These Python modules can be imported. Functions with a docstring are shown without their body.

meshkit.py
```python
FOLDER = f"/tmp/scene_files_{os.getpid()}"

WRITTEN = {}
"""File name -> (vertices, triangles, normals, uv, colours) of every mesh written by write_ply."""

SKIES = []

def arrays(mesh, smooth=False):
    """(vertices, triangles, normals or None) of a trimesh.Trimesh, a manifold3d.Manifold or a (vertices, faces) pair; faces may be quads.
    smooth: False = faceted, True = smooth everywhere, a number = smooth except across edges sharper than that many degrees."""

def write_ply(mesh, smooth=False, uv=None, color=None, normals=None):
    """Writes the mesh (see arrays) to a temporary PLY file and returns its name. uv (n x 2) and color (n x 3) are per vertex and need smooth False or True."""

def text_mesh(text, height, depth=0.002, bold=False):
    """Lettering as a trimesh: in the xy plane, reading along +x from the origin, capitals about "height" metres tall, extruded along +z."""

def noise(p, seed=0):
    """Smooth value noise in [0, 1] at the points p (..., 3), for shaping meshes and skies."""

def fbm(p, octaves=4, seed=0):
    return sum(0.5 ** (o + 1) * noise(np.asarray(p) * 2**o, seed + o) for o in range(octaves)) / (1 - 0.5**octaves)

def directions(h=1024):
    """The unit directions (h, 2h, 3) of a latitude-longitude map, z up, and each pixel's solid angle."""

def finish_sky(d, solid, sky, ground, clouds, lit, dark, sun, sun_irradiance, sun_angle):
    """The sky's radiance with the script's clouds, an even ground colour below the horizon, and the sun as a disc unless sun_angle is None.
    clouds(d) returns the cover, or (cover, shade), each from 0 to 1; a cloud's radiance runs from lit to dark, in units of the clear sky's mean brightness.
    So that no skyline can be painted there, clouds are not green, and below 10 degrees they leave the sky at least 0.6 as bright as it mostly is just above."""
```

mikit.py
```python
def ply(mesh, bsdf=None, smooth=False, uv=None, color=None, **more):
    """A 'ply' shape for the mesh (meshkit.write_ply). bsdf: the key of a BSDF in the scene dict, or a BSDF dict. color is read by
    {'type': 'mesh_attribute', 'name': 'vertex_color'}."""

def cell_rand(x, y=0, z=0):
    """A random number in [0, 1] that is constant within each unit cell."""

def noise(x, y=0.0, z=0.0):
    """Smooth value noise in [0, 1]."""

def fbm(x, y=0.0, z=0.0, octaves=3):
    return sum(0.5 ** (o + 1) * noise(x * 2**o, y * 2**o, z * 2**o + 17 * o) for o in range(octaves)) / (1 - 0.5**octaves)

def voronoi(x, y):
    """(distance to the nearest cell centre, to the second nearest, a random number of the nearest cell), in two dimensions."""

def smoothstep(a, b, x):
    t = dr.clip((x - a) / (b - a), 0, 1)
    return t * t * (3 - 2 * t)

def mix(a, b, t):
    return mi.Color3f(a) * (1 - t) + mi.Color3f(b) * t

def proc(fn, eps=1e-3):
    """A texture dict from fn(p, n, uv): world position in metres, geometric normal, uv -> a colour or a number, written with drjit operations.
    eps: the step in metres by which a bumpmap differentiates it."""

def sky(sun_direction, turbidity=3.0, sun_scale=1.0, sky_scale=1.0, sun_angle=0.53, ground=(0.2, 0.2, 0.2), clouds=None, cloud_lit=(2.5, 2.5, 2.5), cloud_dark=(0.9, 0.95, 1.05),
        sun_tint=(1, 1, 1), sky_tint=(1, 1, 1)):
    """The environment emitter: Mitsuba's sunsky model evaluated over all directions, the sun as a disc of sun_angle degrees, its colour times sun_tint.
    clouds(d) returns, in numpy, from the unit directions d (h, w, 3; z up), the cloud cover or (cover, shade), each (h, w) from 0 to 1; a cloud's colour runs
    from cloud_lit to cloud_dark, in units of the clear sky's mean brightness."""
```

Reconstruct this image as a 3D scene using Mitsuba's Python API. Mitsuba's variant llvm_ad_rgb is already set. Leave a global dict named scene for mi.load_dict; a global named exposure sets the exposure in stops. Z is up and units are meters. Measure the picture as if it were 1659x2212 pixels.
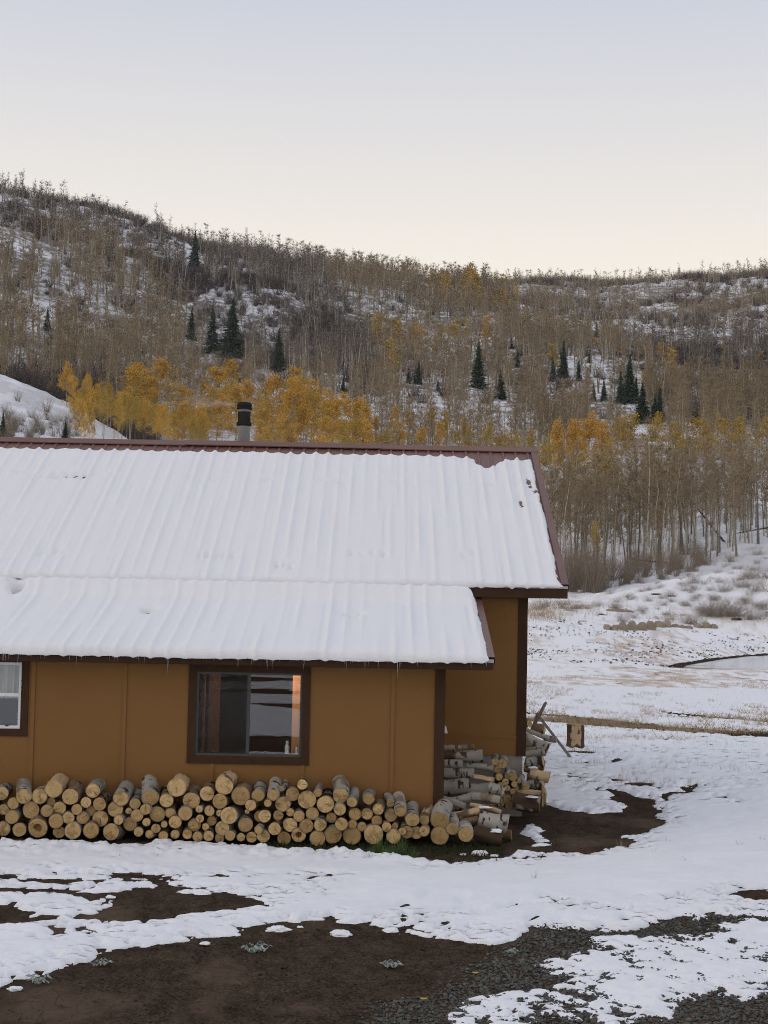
import math, random
import numpy as np, trimesh, shapely, mitsuba as mi, mikit, meshkit
import drjit as dr
from scipy.interpolate import RBFInterpolator
from scipy.ndimage import map_coordinates, gaussian_filter
from shapely.geometry import Polygon, LineString, box as sbox
from mikit import noise as tn, fbm as tf, cell_rand, smoothstep, mix, proc

rng = np.random.default_rng(7)
T = mi.ScalarTransform4f
scene, labels = {}, {}

# ------------------------------------------------------------------ camera, sky, exposure
FL, EYE = 3323.0, np.array([0.0, 0.0, 3.16])
PITCH, ROLL = math.atan(200 / FL), 0.02
fwd = np.array([0, math.cos(PITCH), math.sin(PITCH)])
zc = np.array([0, -math.sin(PITCH), math.cos(PITCH)])
xc = np.array([1.0, 0, 0])
cup, crt = zc * math.cos(ROLL) - xc * math.sin(ROLL), xc * math.cos(ROLL) + zc * math.sin(ROLL)
scene['camera'] = {'type': 'perspective', 'fov': 2 * math.degrees(math.atan(829.5 / FL)), 'fov_axis': 'x', 'near_clip': 0.1, 'far_clip': 4000.0,
                   'to_world': T().look_at(origin=EYE.tolist(), target=(EYE + fwd).tolist(), up=cup.tolist())}


def sky_veil(d):
    el = np.degrees(np.arcsin(np.clip(d[..., 2], -1, 1)))
    return np.ones(el.shape), np.clip((el - 9.5) / 13.5, 0, 1) ** 0.85


scene['sky'] = mikit.sky((-0.8, -0.25, 0.42), turbidity=3, sun_scale=0.085, sun_angle=40, ground=(0.5, 0.5, 0.5), clouds=sky_veil,
                         cloud_lit=(2.98, 2.70, 2.24), cloud_dark=(1.57, 1.68, 1.96), sun_tint=(1, 0.94, 0.9))
exposure = 2.10
HAZE = 0.00007


# ------------------------------------------------------------------ measuring and helpers
def ray(px, py):
    return fwd + (px - 829.5) / FL * crt + (1106 - py) / FL * cup


def at(px, py, Y):
    d = ray(px, py)
    return EYE + d * (Y / d[1])


def flat(px, py, z=0.0):
    d = ray(px, py)
    return EYE + d * ((z - EYE[2]) / d[2])


def proj(p):
    q = np.asarray(p, float) - EYE
    w = q @ fwd
    return 829.5 + FL * (q @ crt) / w, 1106 - FL * (q @ cup) / w


def key(name):
    if name not in scene and name not in used:
        used.add(name)
        return name
    k = 1
    while f'{name}_{k:03d}' in used:
        k += 1
    used.add(f'{name}_{k:03d}')
    return f'{name}_{k:03d}'


used = set()


def add(name, mesh, bsdf, parent=None, smooth=False, uv=None, color=None):
    k = key((parent + '__' if parent else '') + name)
    scene[k] = mikit.ply(mesh, bsdf, smooth=smooth, uv=uv, color=color)
    return k


def tag(k, label=None, cat=None, group=None, kind=None):
    labels[k] = {a: b for a, b in (('label', label), ('category', cat), ('group', group), ('kind', kind)) if b}
    return k


def thing(name, label, cat, group=None):
    return tag(key(name), label, cat, group)


def bx(x0, x1, y0, y1, z0, z1):
    m = trimesh.creation.box((x1 - x0, y1 - y0, z1 - z0))
    m.apply_translation(((x0 + x1) / 2, (y0 + y1) / 2, (z0 + z1) / 2))
    return m


def cat(ms):
    return trimesh.util.concatenate(ms)


def beam(a, b, w, h, upv=(0, 0, 1)):
    a, b = np.asarray(a, float), np.asarray(b, float)
    d = b - a
    L = np.linalg.norm(d)
    d /= L
    s = np.cross(d, upv)
    s /= np.linalg.norm(s)
    u = np.cross(s, d)
    m = trimesh.creation.box((w, L, h))
    M = np.eye(4)
    M[:3, 0], M[:3, 1], M[:3, 2], M[:3, 3] = s, d, u, (a + b) / 2
    m.apply_transform(M)
    return m


def grid_faces(n, m):
    i = np.arange(n * m).reshape(n, m)
    a, b, c, d = i[:-1, :-1].ravel(), i[:-1, 1:].ravel(), i[1:, 1:].ravel(), i[1:, :-1].ravel()
    return np.vstack([np.c_[a, b, c], np.c_[a, c, d]])


def frames(d):
    d = d / np.maximum(np.linalg.norm(d, axis=1, keepdims=True), 1e-9)
    ref = np.where(np.abs(d[:, 2:3]) < 0.9, [[0, 0, 1.0]], [[1.0, 0, 0]])
    a = np.cross(d, ref)
    a /= np.linalg.norm(a, axis=1, keepdims=True)
    return a, np.cross(d, a)


def spikes(base, tip, r):
    """Thin three-sided cones."""
    base, tip, r = np.asarray(base, float), np.asarray(tip, float), np.broadcast_to(r, len(base))
    a, b = frames(tip - base)
    n = len(base)
    V = np.zeros((n, 4, 3))
    for k in range(3):
        t = k * 2 * math.pi / 3
        V[:, k] = base + (a * math.cos(t) + b * math.sin(t)) * r[:, None]
    V[:, 3] = tip
    o = np.arange(n)[:, None] * 4
    return V.reshape(-1, 3), np.vstack([o + [0, 1, 3], o + [1, 2, 3], o + [2, 0, 3]])


def tube(pts, rad, n=6):
    pts, rad = np.asarray(pts, float), np.asarray(rad, float)
    d = np.gradient(pts, axis=0)
    a, b = frames(d)
    t = np.arange(n) * 2 * math.pi / n
    V = pts[:, None] + rad[:, None, None] * (a[:, None] * np.cos(t)[None, :, None] + b[:, None] * np.sin(t)[None, :, None])
    F = []
    for i in range(len(pts) - 1):
        for j in range(n):
            p, q, r_, s = i * n + j, i * n + (j + 1) % n, (i + 1) * n + (j + 1) % n, (i + 1) * n + j
            F += [[p, q, r_], [p, r_, s]]
    return V.reshape(-1, 3), np.array(F)


def join(parts):
    vs, fs, o = [], [], 0
    for v, f in parts:
        vs.append(v)
        fs.append(np.asarray(f) + o)
        o += len(v)
    return np.vstack(vs), np.vstack(fs)


def n3(P, s, seed=0, oct=3):
    return meshkit.fbm(np.asarray(P) * s, oct, seed)


def two(d):
    return {'type': 'twosided', 'bsdf': d}


def mat(name, fn, bump=None, scale=0.002, rough=None, spec=None, eps=1e-3):
    refl = proc(fn) if callable(fn) else {'type': 'rgb', 'value': list(fn)}
    d = {'type': 'diffuse', 'reflectance': refl} if rough is None else {'type': 'principled', 'base_color': refl, 'roughness': rough, 'specular': spec or 0.4}
    if bump:
        d = {'type': 'bumpmap', 'tex': proc(bump, eps), 'bsdf': d, 'scale': scale}
    scene[name] = two(d)


# ------------------------------------------------------------------ materials
mat('snow_mat', lambda p, n, uv: mix((.80, .81, .845), (.87, .88, .905), tf(p.x * 3, p.y * 3, p.z * 3)),
    bump=lambda p, n, uv: tf(p.x * 45, p.y * 30, p.z * 45), scale=0.006)
mat('roof_snow_mat', (.83, .835, .86), bump=lambda p, n, uv: tf(p.x * 40, p.y * 40, p.z * 40), scale=0.003)
def earth_fn(p, n, uv):
    c = mix((.035, .025, .018), (.088, .064, .046), tf(p.x * 9, p.y * 6, 0, 4))
    c = c * (.55 + .9 * tn(p.x * 60, p.y * 40, 0))
    dry = smoothstep(.54, .78, tf(p.x * 1.5 + 7, p.y * .9, 3, 4) + .22 * dr.exp(-dr.square((p.x - .9) / 1.1) - dr.square((p.y - 12.3) / 1.0)))
    f1, f2, w = mikit.voronoi(p.x * 4.5 + tn(p.x * 9, p.y * 9) * .4, p.y * 3.2 + tn(p.x * 9 + 5, p.y * 9) * .4)
    c2 = mix((.105, .075, .052), (.15, .11, .08), tf(p.x * 14, p.y * 9, 5, 3)) * dr.select(f2 - f1 < .045, .68, 1.0)
    return mix(c, c2, dry * .75)


mat('earth_mat', earth_fn,
    bump=lambda p, n, uv: tf(p.x * 30, p.y * 30, p.z * 30, 4) + .5 * tn(p.x * 110, p.y * 110, 0), scale=0.02)


def meadow_fn(p, n, uv):
    g = tf(p.x * .22, p.y * .09, 2, 4)
    s = tf(p.x * 2.2, p.y * .7, 5, 3)
    near = smoothstep(128, 118, p.y)
    k = smoothstep(.50, .74, g * .55 + s * .5) * (.35 + .4 * near)
    c = mix((.87, .87, .89), (.50, .38, .27), k)
    return mix(c, (.16, .11, .08), smoothstep(.74, .8, tf(p.x * 1.5 + 4, p.y * .6, 9, 3)) * .6)


mat('meadow_mat', meadow_fn)


def hill_fn(p, n, uv):
    g = tf(p.x * .05, p.y * .05, p.z * .08, 4)
    s = tf(p.x * .5, p.y * .4, p.z * .6, 3)
    c = mix((.80, .805, .835), (.20, .165, .14), smoothstep(.40, .60, g * .45 + s * .55) * (.30 + .62 * smoothstep(190, 330, p.y)))
    return c


mat('hill_mat', hill_fn)
mat('stone_mat', lambda p, n, uv: mix(mix((.038, .039, .032), (.105, .103, .089), uv.x * uv.x), (.09, .06, .045), smoothstep(.88, .97, uv.y)) * (.7 + .6 * tn(p.x * 120, p.y * 120, p.z * 120)),
    rough=.6)
mat('boulder_mat', lambda p, n, uv: mix((.20, .165, .125), (.36, .30, .23), tf(p.x * 3, p.y * 3, p.z * 3)) * (.8 + .4 * tn(p.x * 12, p.y * 12, p.z * 12)))
mat('wall_mat', lambda p, n, uv: mix((.215, .112, .042), (.25, .133, .052), tf(p.x * 1.7, p.y * 2, p.z * 1.1)) * (.9 + .2 * tn(p.x * 160, p.y * 160, p.z * 120)),
    bump=lambda p, n, uv: tf(p.x * 70, p.y * 70, p.z * 40, 3), scale=0.003)
mat('trim_mat', lambda p, n, uv: mix((.048, .027, .017), (.070, .041, .026), tf(p.x * 20, p.y * 3, p.z * 4)))
mat('metal_mat', lambda p, n, uv: mix((.115, .050, .038), (.165, .080, .065), tf(p.x * 2.5, p.y * 2.5, p.z * 2.5)), rough=.45, spec=.5)
mat('cap_mat', lambda p, n, uv: mix((.13, .062, .05), (.20, .115, .095), tf(p.x * 1.5, p.y * 6, p.z * 12)), rough=.5, spec=.5)
mat('drip_mat', (.30, .32, .34), rough=.4)
mat('concrete_mat', lambda p, n, uv: mix((.22, .21, .19), (.34, .32, .29), tf(p.x * 8, p.y * 8, p.z * 8)))
mat('white_frame_mat', (.74, .75, .76), rough=.4)
mat('bronze_mat', (.045, .05, .055), rough=.4)
mat('pine_mat', lambda p, n, uv: mix((.55, .30, .12), (.66, .40, .19), tf(p.x * 40, p.y * 40, p.z * 2.5)), rough=.5)
mat('room_mat', (.10, .07, .05))
mat('cloth_mat', lambda p, n, uv: mix((.42, .46, .42), (.55, .58, .54), tn(p.x * 25, 0, p.z * 3)))
mat('pipe_mat', lambda p, n, uv: mix((.13, .13, .125), (.21, .21, .20), tf(p.x * 6, p.y * 6, p.z * 3)), rough=.45)
mat('black_mat', lambda p, n, uv: mix((.018, .017, .016), (.04, .037, .033), tf(p.x * 9, p.y * 9, p.z * 9)))
mat('plastic_mat', (.55, .66, .70), rough=.3)
mat('orange_mat', (.55, .17, .05), rough=.4)
scene['glass_mat'] = {'type': 'thindielectric', 'int_ior': 1.52}
scene['ice_mat'] = {'type': 'principled', 'base_color': {'type': 'rgb', 'value': [.8, .83, .87]}, 'roughness': .15, 'spec_trans': .45, 'eta': 1.31}
mat('board_mat', lambda p, n, uv: mix((.17, .15, .13), (.27, .24, .21), tf(p.x * 30, p.y * 30, p.z * 5)))


def cut_fn(p, n, uv):
    k, m = dr.floor(uv.x / 4 + .5), dr.floor(uv.y / 4 + .5)
    x, y = uv.x - 4 * k, uv.y - 4 * m
    r = dr.sqrt(x * x + y * y)
    tone, t2 = cell_rand(k, m, 1), cell_rand(k, m, 2)
    base = mix((.61, .43, .21), (.42, .275, .125), tone)
    ring = tn(r * 170 + 4 * tn(x * 22 + k, y * 22, m), k, m)
    c = base * (.80 + .32 * ring)
    stain = smoothstep(.50, .72, tf(x * 16 + k * 3, y * 16 + m * 5, 0, 3))
    c = mix(c, mi.Color3f(.25, .15, .075), stain * (.25 + .55 * t2))
    a = dr.atan2(y, x)
    crack = dr.select((dr.abs(dr.sin(a - 6.28 * tone) * r) < .0035) & (dr.cos(a - 6.28 * tone) > 0) & (t2 > .35) & (r < .05 + .05 * t2), .25, 1.0)
    return c * crack * (.85 + .3 * tn(x * 140, y * 140, k))


mat('cut_mat', cut_fn)


def bark_white(p, n, uv):
    b = mix((.24, .22, .19), (.42, .39, .345), tf(uv.x * 7, uv.y * 5, 0, 3))
    c = mix(b, (.05, .043, .038), smoothstep(.64, .72, tf(uv.x * 9, uv.y * 26, 3, 3)))
    return mix(c, (.20, .145, .10), smoothstep(.60, .68, tf(uv.x * 5 + 9, uv.y * 4, 6, 3)) * .8)


mat('bark_white_mat', bark_white, bump=lambda p, n, uv: tf(uv.x * 40, uv.y * 70, 0), scale=.004)
mat('bark_gray_mat', lambda p, n, uv: mix(mix((.20, .19, .165), (.36, .34, .30), tf(uv.x * 8, uv.y * 6, 0, 3)), (.05, .04, .033), smoothstep(.58, .68, tf(uv.x * 8, uv.y * 20, 3, 3))),
    bump=lambda p, n, uv: tf(uv.x * 40, uv.y * 60, 0), scale=.005)
mat('bark_brown_mat', lambda p, n, uv: mix(mix((.13, .085, .055), (.30, .21, .14), tf(uv.x * 24, uv.y * 4, 0, 3)), (.035, .026, .02), smoothstep(.58, .68, tf(uv.x * 10, uv.y * 8, 3, 3))),
    bump=lambda p, n, uv: tf(uv.x * 60, uv.y * 12, 0), scale=.008)
mat('bark_dark_mat', lambda p, n, uv: mix(mix((.045, .030, .020), (.125, .085, .058), tf(uv.x * 24, uv.y * 5, 0, 3)), (.40, .37, .33), smoothstep(.66, .72, tf(uv.x * 5, uv.y * 6, 7, 3)) * .8),
    bump=lambda p, n, uv: tf(uv.x * 60, uv.y * 12, 0), scale=.008)
mat('peeled_mat', lambda p, n, uv: mix(mix((.46, .32, .19), (.60, .45, .28), tf(uv.x * 30, uv.y * 4, 0, 3)), (.16, .10, .065), smoothstep(.56, .66, tf(uv.x * 7, uv.y * 5, 3, 3))))

mat('trunk_mat', lambda p, n, uv: mix(mix((.19, .17, .135), (.50, .47, .39), smoothstep(.3, .7, tn(p.x * .6, p.y * .6, p.z * .08))), (.05, .045, .04), smoothstep(.66, .74, tf(p.x * 6, p.y * 6, p.z * 3, 2)) * .8))
mat('twig_mat', lambda p, n, uv: mix((.22, .165, .10), (.36, .28, .18), tf(p.x * .07, p.y * .07, p.z * .05, 3)))
mat('twig_gray_mat', lambda p, n, uv: mix((.135, .112, .098), (.245, .205, .17), tf(p.x * .07, p.y * .07, p.z * .05, 3)))
mat('gold_mat', lambda p, n, uv: mix((.47, .285, .055), (.70, .44, .09), tf(p.x * .55, p.y * .4, p.z * .55, 3)))
mat('orange_leaf_mat', lambda p, n, uv: mix((.52, .285, .05), (.66, .40, .08), tf(p.x * .5, p.y * .4, p.z * .5, 3)))
mat('yellow_mat', lambda p, n, uv: mix((.34, .23, .05), (.52, .35, .075), tf(p.x * .5, p.y * .4, p.z * .5, 3)))
mat('spruce_mat', lambda p, n, uv: mix((.022, .042, .027), (.050, .080, .046), tf(p.x * .8, p.y * .8, p.z * .8)))
mat('brush_mat', lambda p, n, uv: mix((.062, .050, .048), (.130, .105, .098), tf(p.x * .06, p.y * .06, p.z * .06, 3)))
mat('willow_mat', lambda p, n, uv: mix((.17, .135, .105), (.28, .23, .18), tf(p.x * .5, p.y * .5, p.z * .5, 3)))
mat('straw_mat', lambda p, n, uv: mix((.34, .25, .155), (.50, .40, .27), tf(p.x * .6, p.y * .4, 0, 3)))
mat('green_mat', lambda p, n, uv: mix((.05, .085, .03), (.11, .16, .055), tn(p.x * 30, p.y * 30, p.z * 30)))
mat('moss_mat', lambda p, n, uv: mix((.022, .026, .014), (.05, .06, .028), tn(p.x * 20, p.y * 20, p.z * 20)))
mat('frost_mat', lambda p, n, uv: mix((.24, .29, .26), (.44, .49, .47), tn(p.x * 60, p.y * 60, p.z * 60)))
mat('leaf_yellow_mat', (.5, .36, .06))
scene['water_mat'] = two({'type': 'bumpmap', 'tex': proc(lambda p, n, uv: tf(p.x * .9, p.y * 1.6, 0, 2), .02), 'scale': .012,
                          'bsdf': {'type': 'principled', 'base_color': {'type': 'rgb', 'value': [.16, .17, .175]}, 'roughness': .08, 'specular': .9}})

# ------------------------------------------------------------------ the land beyond the house
C = []


def cp(px, py, Y, dz=0.0):
    p = at(px, py, Y)
    C.append([p[0], p[1], p[2] + dz])


for Y in (-100, -40, 0, 20, 40, 60):
    for X in (-300, -120, -50, -15, 0, 15, 40, 90, 200, 350):
        C.append([X, Y, 0.0])
for X in (-16, -2, 8, 14, 20, 28, 40):
    C += [[X, 72, -.02], [X, 84, .0]]
for X in (2, 8):
    C += [[X, 95, .2], [X, 110, .45]]
C += [[14, 92, .12], [16.5, 100, .2], [19.5, 107, .35], [25, 116, .55], [33, 126, .7]]
for X in (22, 27, 33, 45):
    C += [[X, 91, -.7], [X, 100, -.9]]
C += [[28, 108, -.8], [36, 110, -.8], [36, 118, -.6], [45, 110, -.8]]
for a in [(1150, 1345, 122), (1250, 1345, 125), (1400, 1356, 128), (1560, 1352, 130), (1659, 1345, 131), (1335, 1310, 136), (1150, 1310, 146), (1240, 1288, 155), (1450, 1255, 150), (1659, 1222, 150),
          (1659, 1172, 178), (1450, 1215, 178), (1240, 1240, 185), (1450, 1130, 225), (1190, 1090, 235), (1659, 1080, 225), (1400, 985, 300), (1200, 970, 300), (1659, 950, 300), (1000, 1000, 260), (800, 1010, 250),
          (600, 1000, 240), (450, 1000, 235), (300, 980, 235), (1360, 870, 390), (1200, 850, 385), (1040, 850, 380), (1500, 880, 400), (1659, 850, 420), (1500, 740, 600), (1250, 720, 600), (1659, 700, 600), (1400, 640, 740), (1200, 650, 740),
          (1100, 700, 560), (1659, 592, 830), (1450, 600, 840), (1250, 615, 860), (1100, 628, 880), (960, 618, 820), (830, 596, 760), (640, 575, 700), (500, 540, 670), (420, 512, 650), (280, 476, 630), (150, 446, 615), (0, 424, 600), (-150, 394, 590),
          (900, 700, 560), (900, 800, 430), (700, 850, 390), (600, 808, 420), (500, 772, 440), (410, 735, 450), (460, 763, 440), (102, 718, 430), (420, 582, 560), (0, 560, 480), (200, 640, 470), (250, 800, 370), (0, 680, 420), (350, 850, 330),
          (0, 812, 205), (90, 838, 208), (180, 886, 205), (120, 930, 180), (0, 900, 180), (0, 960, 162), (150, 965, 170), (-80, 780, 205), (225, 935, 205), (260, 960, 195), (330, 968, 195), (420, 975, 195), (300, 960, 215), (60, 860, 260, -14), (160, 890, 250, -8), (230, 900, 260, -3)]:
    cp(*a)
for X in (-420, -300, -200, -100, 0, 100, 200, 300, 420):
    C.append([X, 1300, 90.0])
C += [[-260, 300, 80], [-300, 450, 140], [-350, 640, 210], [-520, 500, 230], [-500, 250, 120], [260, 300, 50], [320, 450, 110], [380, 850, 215], [520, 700, 230], [520, 300, 110], [120, 170, 16], [160, 120, 6], [-80, 160, 18], [-70, 110, 4], [-150, 150, 30]]
C = np.array(C)
rbf = RBFInterpolator(C[:, :2], C[:, 2], kernel='linear', smoothing=0.02)
GX, GY = np.arange(-560, 561, 7.0), np.arange(-120, 1331, 5.0)
gx, gy = np.meshgrid(GX, GY, indexing='ij')
gz = rbf(np.c_[gx.ravel(), gy.ravel()]).reshape(gx.shape)
gz = np.where(gy < 64, 0, gz * np.clip((gy - 64) / 14, 0, 1))
far_w = np.clip((gy - 210) / 200, 0, 1)
gz = gz * (1 - far_w) + gaussian_filter(gz, 1.6) * far_w
gz += far_w * ((n3(np.stack([gx, gy, gx * 0], -1), 1 / 75.0, 3, 4) - .5) * 17 + (n3(np.stack([gx, gy, gx * 0], -1), 1 / 24.0, 5, 3) - .5) * 5)


def terr(x, y):
    x, y = np.asarray(x, float), np.asarray(y, float)
    z_ = map_coordinates(gz, [np.atleast_1d((x + 560) / 7.0), np.atleast_1d((y + 120) / 5.0)], order=1, mode='nearest')
    return z_ if x.ndim else z_[0]


def hit(px, py, y0=70.0):
    """The point of the land seen at a place in the photograph."""
    Y = np.concatenate([np.arange(y0, 300, 1.0), np.arange(300, 1250, 2.5)])
    d = ray(px, py)
    P = EYE + d[None] * (Y / d[1])[:, None]
    under = np.nonzero(P[:, 2] < terr(P[:, 0], P[:, 1]))[0]
    return P[under[0]] if len(under) else P[-1]


def signed(x, y, polys):
    d = np.full(x.size, 9.0)
    xy = shapely.points(x.ravel(), y.ravel())
    for g in polys:
        if g.is_empty:
            continue
        x0, y0, x1, y1 = g.bounds
        near = (x.ravel() > x0 - 1) & (x.ravel() < x1 + 1) & (y.ravel() > y0 - 1) & (y.ravel() < y1 + 1)
        shapely.prepare(g)
        dd = shapely.distance(xy[near], g.boundary)
        inside = shapely.contains_xy(g, x.ravel()[near], y.ravel()[near])
        d[near] = np.minimum(d[near], np.where(inside, -dd, dd))
    return d.reshape(x.shape)


# pond
Zp = -.1
pond = [(17.2, 89.3), (19, 88.2), (24, 87.2), (30, 87), (45, 87), (60, 92), (66, 110), (50, 124), (38, 123), (32, 121), (27, 113.5), (23.2, 105), (20.6, 98.5), (18.2, 92.5)]
pg = Polygon(pond).buffer(1.5).buffer(-1.2)


def carve(x, y, z):
    sd = signed(np.atleast_1d(x), np.atleast_1d(y), [pg])
    k_ = np.clip(sd / 2.2, 0, 1)
    return np.where(sd < 0, Zp - .25, np.where(sd < 2.2, Zp - .25 + (np.maximum(z, Zp + .05) - Zp + .25) * np.sqrt(k_), z))


def fan(Y, S, a, b):
    yy, ss = np.meshgrid(Y, S, indexing='ij')
    return ss * (a + b * yy), yy


S_ = np.concatenate([np.linspace(-4, -1.15, 50)[:-1], np.linspace(-1.15, 1.15, 420), np.linspace(1.15, 4, 50)[1:]])
Yr = np.concatenate([np.linspace(61.8, 150, 230)[:-1], 150 * (1320 / 150) ** np.linspace(0, 1, 260)])
X, Y = fan(Yr, S_, 3.0, .255)
Z = terr(X, Y) + .055
lump = (n3(np.stack([X, Y, X * 0], -1), .45, 11, 3) - .5) * np.clip((Y - 64) / 10, 0, 1)
Z += lump * np.where(Y < 150, .22, .8)
Z = carve(X, Y, Z)
nm = int(np.searchsorted(Yr, 150)) + 1
for nm_, sl, mt, lb, ct in (('meadow', slice(0, nm), 'meadow_mat', 'snowy meadow with tan grass showing through', 'meadow'), ('hills', slice(nm - 1, None), 'hill_mat', 'snowy forested hillsides', 'hill')):
    V = np.stack([X[sl], Y[sl], Z[sl]], -1)
    tag(add(nm_, (V.reshape(-1, 3), grid_faces(*V.shape[:2])), mt, smooth=True), lb, ct, kind='structure')

# ------------------------------------------------------------------ ground round the house: earth, with snow lying on it
def zoomA(pts):
    return [(x * .5, 1725.4 + .5 * y) for x, y in pts]


def zoomB(pts):
    return [(829.5 + x * .5, 1725.4 + .5 * y) for x, y in pts]


def world(pts):
    return Polygon([flat(*p)[:2] for p in pts]).buffer(0)


fore = zoomA([(-200, 860), (0, 812), (60, 790), (200, 755), (300, 720), (420, 670), (530, 655), (650, 640), (780, 620), (850, 600), (1000, 592), (1060, 575), (1100, 550), (1180, 545), (1240, 540), (1300, 548), (1420, 538), (1480, 545), (1560, 542), (1600, 558)]) + \
    zoomB([(0, 578), (120, 582), (200, 590), (280, 602), (330, 622), (430, 632), (540, 620), (555, 598), (620, 582), (680, 565), (780, 582), (900, 575), (1000, 560), (1080, 545), (1180, 525), (1250, 512), (1350, 518), (1400, 502), (1500, 494), (1760, 470),
           (1760, 486), (1500, 515), (1400, 538), (1350, 560), (1280, 580), (1200, 598), (1130, 602), (1060, 600), (930, 592), (900, 630), (850, 650), (760, 670), (700, 690), (640, 712), (690, 732), (740, 760), (800, 782), (720, 810), (640, 830), (560, 815), (500, 830), (400, 850), (340, 872), (330, 910), (270, 950), (230, 1100)]) + zoomA([(-200, 1100)])
mud = [world(fore)]
gravel_zone = world(zoomB([(-60, 1000), (-40, 880), (150, 850), (270, 790), (420, 700), (640, 590), (680, 560), (900, 570), (1180, 520), (1800, 470), (1800, 1100), (-60, 1100)]))
for z in ([(-300, 385), (300, 392), (400, 396), (560, 396), (650, 396), (665, 380), (600, 365), (640, 352), (560, 345), (480, 322), (560, 315), (680, 322), (720, 333), (1000, 334), (1050, 345), (900, 345), (820, 346), (690, 356), (720, 375), (860, 392), (780, 400), (750, 420), (900, 415), (1000, 415), (1060, 425), (1110, 435), (1135, 455), (1080, 475), (960, 490), (850, 510), (760, 525), (700, 535), (580, 545), (520, 540), (420, 530), (330, 530), (330, 505), (420, 490), (480, 460), (440, 430), (340, 416), (200, 411), (100, 415), (-300, 411)],
          [(-300, 333), (0, 333), (200, 338), (400, 346), (600, 350), (640, 355), (600, 363), (400, 361), (200, 357), (-300, 356)],
          [(230, 320), (400, 322), (560, 332), (420, 330)],
          [(-300, 462), (0, 465), (60, 475), (130, 490), (110, 505), (200, 500), (200, 530), (250, 540), (180, 551), (80, 551), (-300, 551)],
          [(1340, 352), (1370, 339), (1430, 341), (1410, 352), (1350, 358)], [(1190, 412), (1260, 406), (1325, 404), (1250, 419)], [(230, 592), (270, 587), (297, 600), (240, 603)], [(335, 574), (370, 569), (392, 580), (412, 603), (380, 600)], [(420, 562), (450, 557), (478, 565)],
          [(-200, 196), (200, 196), (420, 198), (500, 200), (420, 190), (200, 188), (-200, 186)]):
    mud.append(world(zoomA(z)))
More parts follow.
